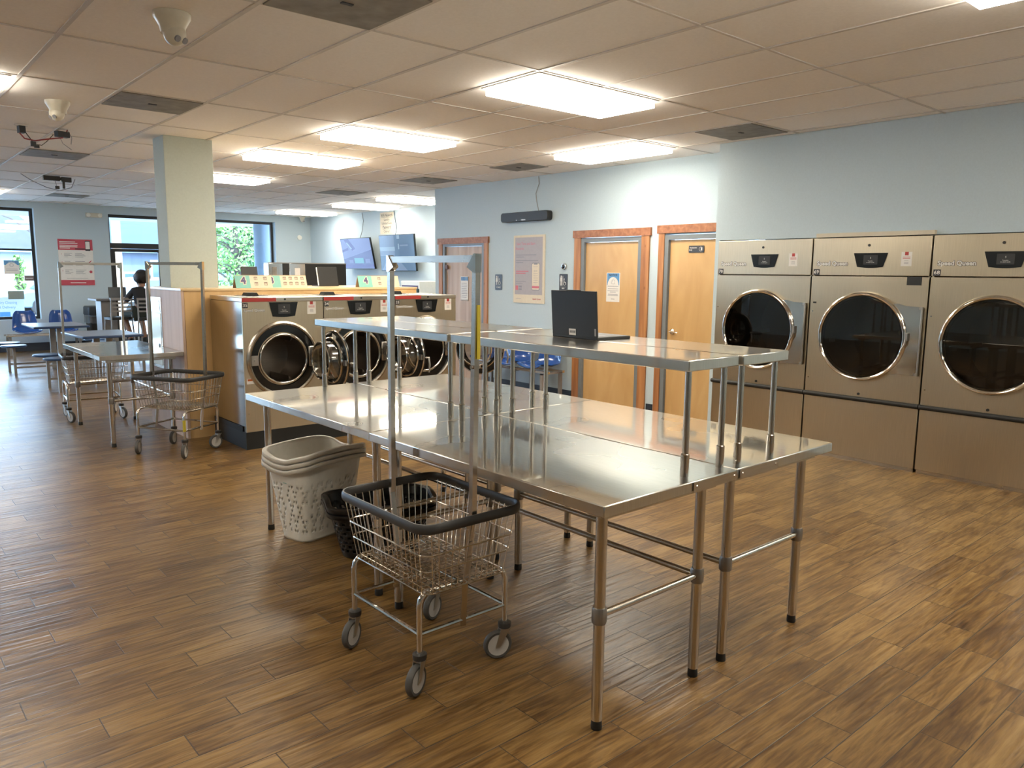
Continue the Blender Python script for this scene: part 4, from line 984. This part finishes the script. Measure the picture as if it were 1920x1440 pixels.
m.ring_loft(G_, closed_ring=False, cap0=False, cap1=False); m.build('paper', WHITE, t, solid=.0006)
m = MB(); 
for i in range(5): m.box(.02+i*.034, -.0115, .30, .045+i*.034, -.0105, .355, 0)
for k in range(9): m.box(.03, -.0115, .05+k*.026, .15+(k*37 % 5)*.005, -.0105, .056+k*.026, 1)
m.build('print', [SKYP, GREYINK], t)
t = thing('employees_sign', 'small black Employees Only sign on the door beside the dryers', 'sign', (7.098, 5.22, 1.855), -90)
MB().prism([(x+.085, z+.035) for x, z in rrect(.20, .075, .008, 4)], -.006, 0).build('plate', MATS['sign_charcoal'], t)
MB().text('Employees', .045, .05, .022, -.0066, 0, .01).text('Only', .012, .025, .022, -.0066, 0, .01).torus(.145, -.0066, .035, .022, .0018, 24, 5).prism([(.145,.018),(.158,.024),(.158,.046),(.145,.052)], -.0072, -.0066).build('lettering', WHITE, t)

# ------------------------------------------------------------------ moulded blue chairs on a beam
def shell(mb, M, w_=.44, d=.42, h=.40, mi=0):
    prof = [(-.21,.0),(-.215,.015),(-.19,.028),(-.12,.020),(.0,.0),(.10,.0),(.17,.022),(.215,.08),(.235,.17),(.25,.28),(.262,.36),(.275,.395),(.29,.405)]
    rows = []
    for k, (y, z) in enumerate(prof):
        u = k/(len(prof)-1); W2 = w_/2*(1-.26*max(0, (u-.45)/.55)**1.3-(.18 if k >= 11 else .04 if k >= 10 else 0)); row = []
        for j in range(13):
            s = -1+2*j/12; e = abs(s)**2.6
            row.append((s*W2, y-(e*.05 if u > .5 else 0)*1.0, z+(e*.045 if u < .6 else e*.01)))
        rows.append(row)
    mb.ring_loft(rows, closed_ring=False, cap0=False, cap1=False, mi=mi, M=M)
def chair_bench(label, loc, rz, n, pitch, legs, seat_mat=BLUE, sc=1.0):
    t = thing('beam_seating', label, 'seating', loc, rz)
    L_ = pitch*n
    m = MB(); 
    for y in (-.14, .12): m.box(-.06, y-.02, .355, L_+.06, y+.02, .385)
    m.build('beam', TUBE, t)
    for x in legs:
        l = MB().box(x-.02, -.17, 0, x+.02, -.13, .355).box(x-.02, .15, 0, x+.02, .19, .355).box(x-.02, -.17, .335, x+.02, .19, .357); l.build('leg', GREYMETAL, t)
    for i in range(n):
        s = MB(); shell(s, Matrix.Translation((pitch*(i+.5), 0, .405)) @ Matrix.Scale(sc, 4)); s.build('seat', seat_mat, t, solid=.008, sub=1)
    return t
chair_bench('row of blue moulded seats on a steel beam against the grey wall', (6.76, 8.50, 0), -90, 3, .50, (.05, .9, 1.45))
bpy.data.objects['beam_seating']
chair_bench('two blue moulded seats on a beam under the shop window beside the trash can', (2.26, 16.9, 0), 0, 2, .60, (.0, 1.15))

# ------------------------------------------------------------------ far seating area
def cluster(label, loc, rz=0):
    t = thing('cafe_table', label, 'table', loc, rz, 'blue cafe tables with attached stools')
    W_, L_ = .76, 1.05; h = .74
    tp = MB().box(-W_/2, -L_/2, h-.035, W_/2, L_/2, h-.003, 0).build('table_top', NAVY, t, bevel=.008)
    part_label(MB().box(-W_/2+.012, -L_/2+.012, h-.003, W_/2-.012, L_/2-.012, h).build('table_surface', NAVYTOP, tp), 'pale blue-grey laminate surface')
    for y in (-.28, .28): MB().box(-.04, y-.03, .0, .04, y+.03, h-.036).build('pedestal', GREYMETAL, t)
    for sx in (-1, 1):
        for y in (-.28, .28):
            MB().bar((sx*.04, y, .12), (sx*.62, y, .12), .03, .03).bar((sx*.62, y, 0), (sx*.62, y, .43), .035, .035).build('stool_arm', GREYMETAL, t)
            MB(Matrix.Translation((sx*.62, y, 0))).lathe([(.02, .43), (.16, .432), (.175, .44), (.175, .452), (.165, .462), (.0, .462)], 28).build('stool_seat', NAVY, t)
    return t
cluster('blue cafe table with round stools, nearer the shop window', (2.50, 13.95, 0))
cluster('blue cafe table with round stools, just behind the separate folding table', (2.66, 11.75, 0), 3)
t = thing('trash_can', 'black trash can with a clear liner bag folded over its rim', 'trash can', (3.84, 17.1, 0), 2)
MB().ring_loft([[(x, y, z) for x, y in rrect(a, b2, .05)] for a, b2, z in ((.36,.32,0), (.42,.38,.66), (.43,.39,.67))]).build('bin', MBLACK, t)
MB().ring_loft([[(x, y, z) for x, y in rrect(a, b2, .05)] for a, b2, z in ((.45,.41,.70), (.47,.43,.72), (.46,.42,.86), (.42,.38,.88))]).build('lid', plain('charcoal_lid', (.03,.035,.04), .5), t)
m = MB(); random.seed(5); pr = rrect(.44, .40, .05)
m.ring_loft([[(x*(1+.05*random.random()), y*(1+.05*random.random()), z+.03*random.random()) for x, y in pr] for z in (.54, .60, .66, .71)], cap0=False, cap1=False)
m.build('liner_bag', glassy('clear_bag', (.85,.9,.95), .25, .25, .8), t)
# high table with panel legs
t = thing('high_table', 'grey high bar table in front of the glass door', 'table', (3.42, 15.35, 0))
MB().box(0, 0, 1.04, 1.55, .62, 1.075).build('table_top', plain('grey_laminate', (.16,.16,.17), .3), t, bevel=.004)
MB().box(.10, .12, 0, .36, .50, 1.04).build('panel_leg', GREYMETAL, t); MB().box(1.25, .12, 0, 1.45, .50, 1.04).build('panel_leg', GREYMETAL, t)
t = thing('laptop', 'open dark laptop on the high bar table, seen from behind', 'laptop', (3.86, 15.68, 1.077), 176)
MB().box(-.15, 0, 0, .15, .2, .012).build('base', MBLACK, t); MB(Matrix.Rotation(rad(8), 4, 'X')).box(-.15, -.004, .012, .15, .004, .205).build('lid', plain('slate_lid', (.04,.05,.06), .4), t)
def bar_chair(label, loc, rz):
    t = thing('bar_chair', label, 'chair', loc, rz, 'metal bar chairs at the high table')
    MB().ring_loft([[(x, y, z) for x, y in rrect(.38, .38, .06)] for z in (.72, .765)]).build('seat', MBLACK, t, bevel=.01)
    for sx in (-1, 1):
        MB().tube([(sx*.20, -.22, 0), (sx*.175, -.17, .74), (sx*.17, -.19, 1.10)], .014, 8).build('leg', GREYMETAL, t)
        MB().tube([(sx*.20, .20, 0), (sx*.16, .16, .73)], .013, 8).build('leg', GREYMETAL, t)
    m = MB()
    for z in (.86, .93, 1.00): m.box(-.165, -.19, z, .165, -.175, z+.028)
    m.box(-.185, -.205, 1.07, .185, -.175, 1.11); m.build('back_slats', GREYMETAL, t)
    m = MB()
    for y in (-.205, .185): m.tube([(-.19, y, .25), (.19, y, .25)], .009, 6)
    for x in (-.19, .19): m.tube([(x, -.2, .25), (x, .18, .25)], .009, 6)
    m.build('footrest', GREYMETAL, t); return t
bar_chair('empty metal bar chair with a slatted back at the high table', (3.70, 15.08, 0), 6)
bar_chair('metal bar chair the person in black sits on', (4.16, 14.78, 0), -22)
bp = thing('backpack', 'dark backpack resting on the floor behind the person', 'bag', (4.08, 14.15, 0), 10)
MB().ring_loft([[(x*k, y*k, z) for x, y in rrect(.30, .20, .07)] for k, z in ((.85,0),(1,.05),(1,.28),(.85,.40),(.5,.46))]).build('bag_body', plain('dark_brown_cloth', (.03,.022,.02), .8), bp)
MB().tube([(-.1, -.1, .06), (-.16, -.16, .22), (-.1, -.1, .40)], .010, 6).build('strap', PLAST_W, bp)

# person: one continuous skinned body, clothing and hair as children
def skinned(name, verts, edges, radii, mat, parent, sub=2, root=0):
    me = bpy.data.meshes.new(name); me.from_pydata(verts, edges, []); o = bpy.data.objects.new(name, me); COL.objects.link(o); o.parent = parent
    md = o.modifiers.new('skin', 'SKIN'); md.use_smooth_shade = True
    me.skin_vertices  # created with the modifier below when absent
    return o, me
def person():
    t = thing('person', 'person with dark hair in a black t-shirt sitting at the high table, seen from behind', 'person', (4.09, 14.83, 0), 8)
    SKIN = plain('skin_tone', (.30,.16,.10), .5); SHIRT = plain('black_t_shirt', (.012,.013,.016), .8); PANTS = plain('dark_olive_shorts', (.022,.030,.026), .8); HAIR = plain('dark_hair', (.010,.008,.007), .6)
    V = {'pel':(0,0,.84,.15,.12),'waist':(0,.01,.98,.14,.115),'chest':(0,.04,1.13,.175,.13),'neck0':(0,.06,1.265,.085,.08),'neck1':(0,.085,1.32,.062,.062),'h0':(0,.10,1.365,.078,.085),'h1':(0,.11,1.43,.092,.105),'h2':(0,.10,1.505,.066,.072),
         'sL':(-.165,.07,1.235,.062,.062),'eL':(-.25,.20,1.03,.040,.040),'wL':(-.14,.42,1.095,.027,.022),'pL':(-.10,.49,1.10,.033,.016),
         'sR':(.165,.07,1.235,.062,.062),'eR':(.25,.22,1.04,.040,.040),'wR':(.12,.43,1.10,.027,.022),'pR':(.07,.50,1.10,.033,.016),
         'tL':(-.10,.08,.83,.085,.085),'kL':(-.20,.44,.80,.058,.058),'aL':(-.16,.26,.40,.040,.040),'fL':(-.16,.38,.315,.036,.030),
         'tR':(.10,.08,.83,.085,.085),'kR':(.12,.48,.80,.058,.058),'aR':(.12,.34,.40,.040,.040),'fR':(.12,.46,.315,.036,.030)}
    E_ = [('pel','waist'),('waist','chest'),('chest','neck0'),('neck0','neck1'),('neck1','h0'),('h0','h1'),('h1','h2'),('chest','sL'),('sL','eL'),('eL','wL'),('wL','pL'),('chest','sR'),('sR','eR'),('eR','wR'),('wR','pR'),
          ('pel','tL'),('tL','kL'),('kL','aL'),('aL','fL'),('pel','tR'),('tR','kR'),('kR','aR'),('aR','fR')]
    for hand, s in (('pL', 1), ('pR', -1)):
        bx, by, bz = V[hand][:3]
        for i, (dx, ln) in enumerate(((-.024,.075),(-.008,.085),(.008,.080),(.024,.065))):
            a, b2 = hand+'f%d' % i, hand+'g%d' % i
            V[a] = (bx+dx, by+.045, bz+.002, .010, .009); V[b2] = (bx+dx*1.2, by+.035+ln, bz-.012, .008, .008); E_ += [(hand, a), (a, b2)]
        V[hand+'t'] = (bx+s*.045, by+.01, bz, .011, .010); V[hand+'u'] = (bx+s*.06, by+.05, bz-.008, .009, .008); E_ += [(hand, hand+'t'), (hand+'t', hand+'u')]
    def grow(name, keys, scale, mat, cut=None):
        ks = [k for k in V if k in keys]; ix = {k: i for i, k in enumerate(ks)}
        me = bpy.data.meshes.new(name); me.from_pydata([V[k][:3] for k in ks], [(ix[a], ix[b2]) for a, b2 in E_ if a in ix and b2 in ix], [])
        o = bpy.data.objects.new(name, me); COL.objects.link(o); o.parent = t; me.materials.append(mat)
        md = o.modifiers.new('skin', 'SKIN'); md.use_smooth_shade = True
        sv = me.skin_vertices[0].data if len(me.skin_vertices) else None
        if sv is None:
            bpy.context.view_layer.objects.active = o; bpy.context.view_layer.update(); sv = me.skin_vertices[0].data
        for k in ks: sv[ix[k]].radius = (V[k][3]*scale, V[k][4]*scale); 
        sv[0].use_root = True
        s2 = o.modifiers.new('sub', 'SUBSURF'); s2.levels = 2; s2.render_levels = 2
        return o
    grow('body', set(V), 1.0, SKIN)
    V['eL'] = V['eL'][:3]+(.055,.055); V['eR'] = V['eR'][:3]+(.055,.055)
    grow('t_shirt', {'pel','waist','chest','neck0','sL','eL','sR','eR'}, 1.13, SHIRT)
    grow('shorts', {'pel','tL','kL','tR','kR'}, 1.17, PANTS)
    h = MB(Matrix.Translation((0, .075, 1.475)) @ Matrix.Scale(1.22, 4)); random.seed(11); rings = []
    for i in range(10):
        a = rad(-55+145*i/9); rings.append([(.098*math.cos(a)*math.cos(2*PI*j/24)*(1+.24*random.random()), .108*math.cos(a)*math.sin(2*PI*j/24)*(1+.24*random.random())-.012, .095*math.sin(a)*(1+.2*random.random())) for j in range(24)])
    h.ring_loft(rings); h.build('hair', HAIR, t)
    f_ = MB(); 
    for sx in (-1, 1): f_.lathe([(.0,-.012),(.012,-.006),(.014,.0),(.008,.008),(.0,.010)], 10, M=Matrix.Translation((sx*.096, .11, 1.425)) @ Matrix.Rotation(rad(90), 4, 'Y'))
    f_.build('ear', SKIN, t)
    f_ = MB(Matrix.Translation((0, .205, 1.415))); f_.lathe([(.0,.03),(.010,.01),(.016,-.008),(.0,-.016)], 10); f_.build('nose', SKIN, t)
    f_ = MB()
    for sx in (-1, 1): f_.lathe([(.0,-.010),(.008,-.006),(.010,.0),(.008,.006),(.0,.010)], 10, M=Matrix.Translation((sx*.034, .200, 1.44)))
    f_.build('eye', WHITE, t)
    MB().box(-.024, .180, 1.372, .024, .196, 1.380).build('mouth', plain('lip_tone', (.25,.08,.06), .5), t)
    for sx in (-.16, .12):
        y = .38 if sx < 0 else .46
        MB(Matrix.Translation((sx, y-.02, .28))).ring_loft([[(x*k, yy*k+o, z) for x, yy in rrect(.095, .25, .045)] for k, o, z in ((1,.03,-.025),(1,.03,.0),(.8,-.0,.05),(.5,-.05,.09))]).build('shoe', MBLACK, t)
    return t
bpy.context.view_layer.update()
person()

# posters and lamps on the far wall
def d_far(m, y):
    m.box(0, y, .70, .62, y+.0006, .915, 1); m.box(0, y, 0, .62, y+.0006, .105, 1)
    for z, a, b2 in ((.855,.03,.31),(.825,.03,.35),(.785,.03,.35),(.757,.03,.345),(.730,.03,.21)): m.box(a, y-.0006, z, b2, y, z+.014, 0)
    m.prism([(x+.53, z+.79) for x, z in rrect(.095, .20, .015, 4)], y-.0008, y, 3); m.prism([(x+.53, z+.80) for x, z in rrect(.078, .15, .01, 4)], y-.0012, y-.0008, 0); m.box(.30, y-.0010, .715, .48, y-.0006, .735, 3)
    for k, z in enumerate((.62, .46, .29)):
        m.text(str(k+1), .055, z, .04, y-.0006, 1)
        for i in range(4):
            m.box(.10, y-.0006, z+.012-.024*i, .10+(.14, .10, .13, .07)[(i+k) % 4], y, z+.020-.024*i, 2); m.box(.29, y-.0006, z+.012-.024*i, .29+(.13, .17, .19, .15)[(i+k) % 4], y, z+.020-.024*i, 2)
    m.disc(.56, .27, .028, y-.0006, y, 14, 1); m.prism([(.53,.46),(.58,.50),(.585,.49),(.54,.44)], y-.0006, y, 1)
    m.box(.12, y-.0006, .135, .50, y, .141, 2); m.box(.18, y-.0006, .045, .46, y, .058, 0)
wall_sheet('wall_poster', 'red and white instruction poster on the street wall between window and glass door', 'poster', (3.30, 17.597, 1.28), .62, .915, [WHITE, PINK, GREYINK, INK], d_far, 0, .008)
t = thing('emergency_light', 'twin emergency light high on the street wall', 'light fitting', (3.83, 17.6, 2.64))
MB().box(0, -.05, 0, .30, 0, .09).build('housing', OFFW, t, bevel=.01)
for x in (.045, .255): MB().torus(x, -.06, .045, .032, .008, 20, 6).disc(x, .045, .03, -.058, -.05, 18).build('lamp_head', PLAST_W, t)
t = thing('wall_sensor', 'small round white sensor on the street wall under the corner camera', 'sensor', (8.43, 17.6, 2.40)); MB(Matrix.Rotation(rad(90), 4, 'X')).lathe([(.06, 0), (.055, .03), (.0, .035)], 20).build('housing', PLAST_W, t)
def d_w1(m, y):
    m.box(0, y, .17, .25, y+.0006, .26, 2); m.prism([(.125+.11*math.cos(rad(a)), .12+.10*math.sin(rad(a))) for a in range(0, 181, 12)], y-.0006, y, 0); m.text('NOTICE', .125, .225, .03, y-.0008, 0); m.torus(.125, y-.0006, .17, .03, .003, 16, 4, 3)
    for z in (.09, .06): m.box(.03, y-.0006, z, .22, y, z+.006, 3)
wall_sheet('window_notice', 'blue-topped notice taped to the shop window glass', 'notice', (2.395, 17.765, 1.50), .25, .26, [WHITE, INK, SKYP, GREYINK], d_w1, 0, .002)
wall_sheet('window_notice', 'brown rectangular sticker at the right edge of the shop window', 'notice', (2.72, 17.765, 1.37), .16, .10, [plain('brown_sticker', (.20,.15,.14), .6), WHITE], lambda m, y: m.box(.02, y, .04, .14, y+.0005, .05, 1), 0, .002)
wall_sheet('window_notice', 'grey-green rounded sign low on the shop window', 'notice', (2.42, 17.765, 1.01), .27, .16, [plain('grey_green_sign', (.26,.32,.28), .6), GREYINK], lambda m, y: [m.box(.03, y, .04+.03*i, .24, y+.0005, .046+.03*i, 1) for i in range(4)], 0, .002)
t = thing('pavement_sign', 'white pavement sign advertising laundry and dry cleaning outside the window', 'sign', (2.35, 19.6, -.02))
MB(Matrix.Rotation(rad(-8), 4, 'X')).box(-.25, 0, 0, .62, .02, 1.0).build('panel', WHITE, t); MB(Matrix.Rotation(rad(8), 4, 'X')).box(-.25, .28, 0, .62, .30, .98).build('panel', WHITE, t)
MB(Matrix.Rotation(rad(-8), 4, 'X')).text('Laundry & Dry Cleaning', .18, .90, .08, -.001, 0, 0, .8).text('Pick Up & Delivery', .18, .80, .08, -.001, 0, 0, .9).box(.05, -.001, .35, .35, 0, .70, 0).build('lettering', SKYP, t)

# ------------------------------------------------------------------ outside the shop windows
ASPH = plain('pale_asphalt', (.30,.30,.31), .9, noise=.1, nscale=4); CONC = plain('sidewalk_concrete', (.50,.49,.47), .9, noise=.05, nscale=3)
struct(box('sidewalk', -60, 17.85, -.12, 60, 22.5, -.02, CONC), 'pale concrete sidewalk outside'); struct(box('parking_lot', -60, 22.5, -.2, 100, 90, -.12, ASPH), 'sunlit parking lot outside')
struct(box('parking_lot_left', -60, -20, -.2, -6.25, 17.84, -.12, ASPH), 'sunlit parking lot beside the hall'); struct(box('porch_ceiling', -12, 17.85, 2.79, 20, 21.0, 3.05, plain('porch_soffit', (.35,.34,.33), .8)), 'pale porch ceiling over the sidewalk')
for x, lb in ((8.27, 'thick round grey porch column outside the trees window'), (-.2, 'thick round grey porch column outside the wide shop window, out of view')):
    if x > 0: tag(MB().tube([(x, 19.4, -.03), (x, 19.4, 2.79)], .21, 28).build('porch_column', plain('column_concrete', (.16,.19,.23), .8)), lb, 'column')
def house(label, x0, x1, y, wall_h, roof_h, wall_mat, roof_mat, wins, dep=7):
    t = thing('house', label, 'building', (x0, y, -.15)); W_ = x1-x0
    MB().box(0, 0, 0, W_, dep, wall_h).build('wall', wall_mat, t)
    r = MB(); o = .4; vs_ = [(-o,-o,wall_h), (W_+o,-o,wall_h), (W_+o,dep+o,wall_h), (-o,dep+o,wall_h), (W_*.12,dep/2,wall_h+roof_h), (W_*.88,dep/2,wall_h+roof_h)]
    r.add(vs_, [(0,1,5,4), (1,2,5), (2,3,4,5), (3,0,4), (3,2,1,0)]); r.build('roof', roof_mat, t)
    MB().box(-.42, -.44, wall_h-.16, W_+.42, -.40, wall_h).build('fascia', plain('fascia_blue', (.20,.28,.36), .6) if 'fascia_blue' not in MATS else MATS['fascia_blue'], t)
    for x, z, a, b2 in wins:
        f_ = MB().box(x-.08, -.04, z-.08, x+a+.08, 0, z+b2+.08).build('window_frame', WHITE, t); MB().box(x, -.05, z, x+a, -.04, z+b2).build('pane', S_GLASS, f_)
    return t
S_GLASS = plain('house_window_glass', (.06,.10,.14), .1)
SIDE = plain('pale_siding', (.30,.33,.32), .7); GSIDE = plain('blue_grey_siding', (.11,.13,.18), .7)
house('pale house with a grey roof seen through the left shop window', -2, 7.3, 40, 2.6, 2.0, SIDE, plain('grey_shingles', (.042,.042,.044), .9, noise=.1, nscale=6), [(4.5, .9, .9, 1.2), (2.0, .9, .9, 1.2)])
house('blue-roofed grey house seen through the glass entrance door', 9.0, 13.2, 38, 2.65, 2.1, GSIDE, plain('light_blue_roof', (.026,.040,.050), .8, noise=.05, nscale=5), [(1.9, .8, .5, 1.3), (.7, 1.2, .55, .35)])
def pole(label, x, y, h, r): return tag(MB().tube([(x, y, -.15), (x, y, h)], [r, r*.8], 12).build('utility_pole', plain('pale_wood_pole', (.28,.19,.12), .8)), label, 'pole')
pole('wooden utility pole behind the glass entrance door', 6.02, 24.2, 8, .13)
def car(label, loc, rz, mat, L_=4.5, H_=1.45, W_=1.78):
    t = thing('car', label, 'car', loc, rz, 'cars in the parking lot'); k = L_/4.5
    side = [(-2.25,.35),(-2.2,.72),(-1.9,.86),(-1.35,.92),(-.75,H_-.05),(.1,H_),(1.0,H_-.04),(1.75,.98),(2.2,.9),(2.25,.4),(1.9,.28),(-1.9,.28)]
    side = [(x*k, z) for x, z in side]
    MB().prism(side[::-1], -W_/2, W_/2).build('body', mat, t, bevel=.05)
    m = MB(); gl = [(-1.22*k,.95),(-.72*k,H_-.09),(.95*k,H_-.09),(1.55*k,.99)]
    for s in (-1, 1): m.prism(gl[::-1], s*(W_/2+.004)-.004, s*(W_/2+.004)+.004)
    m.build('side_window', S_GLASS, t)
    m = MB(); m.add([(-1.37*k,-.75,.95),(-1.37*k,.75,.95),(-.80*k,.66,H_-.07),(-.80*k,-.66,H_-.07)], [(0,1,2,3)]); m.build('windscreen', S_GLASS, t)
    for x in (-1.4*k, 1.4*k):
        for s in (-1, 1):
            w_ = MB(Matrix.Translation((x, s*(W_/2-.09), .32)) @ Matrix.Rotation(rad(90), 4, 'X')); w_.lathe([(.18,-.1),(.32,-.1),(.32,.1),(.18,.1)], 22); w_ = w_.build('wheel', RUBBER, t)
    return t
CW = plain('white_car_paint', (.40,.42,.44), .25, coat=.5)
car('white car parked outside the glass entrance door', (8.3, 29.5, -.12), 25, CW)
car('silver car parked behind the white one', (6.9, 34.3, -.12), 5, plain('silver_car_paint', (.14,.20,.25), .3, metal=.3), H_=1.55)
car('blue-grey car seen through the trees window', (12.4, 31.6, -.12), 75, plain('blue_car_paint', (.035,.07,.12), .3, coat=.5), H_=1.6)
t = thing('fire_hydrant', 'yellow fire hydrant in the grass by the trees', 'hydrant', (10.05, 27.3, -.12)); MB().lathe([(.15,0),(.12,.08),(.12,.5),(.15,.52),(.14,.6),(.05,.72)], 16).build('barrel', YELLOW, t); MB().tube([(-.2,0,.42),(.2,0,.42)], .05, 10).build('nozzle', YELLOW, t)
BARK = plain('pale_bark', (.07,.055,.045), .9, noise=.2, nscale=8)
def leafmat(n, c): return plain(n, c, .6, noise=.25, nscale=2)
def tree(label, x, y, h, cr, n, mat, base=.4, lean=0, seed=1, leaf=.16, bare=False, gz=0):
    t = thing('tree', label, 'tree', (x, y, -.13)); random.seed(seed)
    tr = MB().tube([(0,0,0), (.05,.02,h*.3), (-.04+lean*.5,0,h*.6), (lean,0,h*.92)], [.16, .12, .08, .03], 10)
    br = MB(); tips = []
    for i in range(26 if bare else 14):
        a = random.random()*2*PI; z0 = h*(base+.5*random.random()); L_ = cr*(.5+.6*random.random()); p = Vector((lean*z0/h, 0, z0)); q = p+Vector((math.cos(a)*L_, math.sin(a)*L_, L_*(.3+.5*random.random())))
        mid = (p+q)/2+Vector((0, 0, .1*L_)); tr.tube([p, mid, q], [.045, .03, .01], 6); tips += [mid, q]
        if bare:
            for k in range(4):
                d = Vector((random.uniform(-1,1), random.uniform(-1,1), random.uniform(-.2,1)))*L_*.45; tr.tube([mid.lerp(q, random.random()), q+d], [.014, .005], 4)
    tr.build('trunk', BARK, t)
    c = MB(); vs_, fs = [], []
    for i in range(n):
        u, v, w2 = random.gauss(0, .45), random.gauss(0, .45), random.uniform(-1, 1)
        p = Vector((lean*.7+u*cr, v*cr, h*(base+.32)+w2*h*(1-base)*.55))
        if p.z < .1: continue
        a = Vector((random.uniform(-1,1), random.uniform(-1,1), random.uniform(-1,1))).normalized()*leaf; b2 = a.orthogonal().normalized()*leaf*.6
        o = len(vs_); vs_ += [p-a, p+b2, p+a, p-b2]; fs.append((o, o+1, o+2, o+3))
    if n: c.add(vs_, fs); c.build('foliage', mat, t)
    return t
LG, DG = leafmat('bright_leaf_green', (.13,.24,.05)), leafmat('deep_leaf_green', (.035,.12,.03))
tree('bright green leafy young tree close to the right-hand window', 9.6, 24.5, 4.6, .95, 2600, LG, .05, seed=2, leaf=.075)
tree('darker green tree behind the bright one, left of the porch column', 14.7, 35.5, 6.4, 2.1, 6500, DG, .05, seed=3, leaf=.13)
tree('green tree farther back behind the young one', 17.4, 43.5, 7.5, 2.6, 6000, LG, .05, seed=9, leaf=.18)
tree('bare branched tree above the roof in the left shop window', 6.4, 37.5, 9.5, 3.6, 0, DG, .30, .2, seed=4, bare=True)
tree('small bare tree above the blue roof in the entrance window', 13.4, 47.5, 8.0, 1.6, 200, LG, .4, 0, seed=5, bare=True)
tree('small leafy shrub by the pale house in the left shop window', 5.75, 38.8, 2.2, .22, 260, LG, .35, seed=6, leaf=.10)
tag(box('street_kerb_lawn', 9.2, 24.0, -.12, 22, 30, -.10, plain('lawn_green', (.10,.19,.04), .9, noise=.2, nscale=10)), 'strip of bright grass under the trees outside', 'lawn', kind='structure')
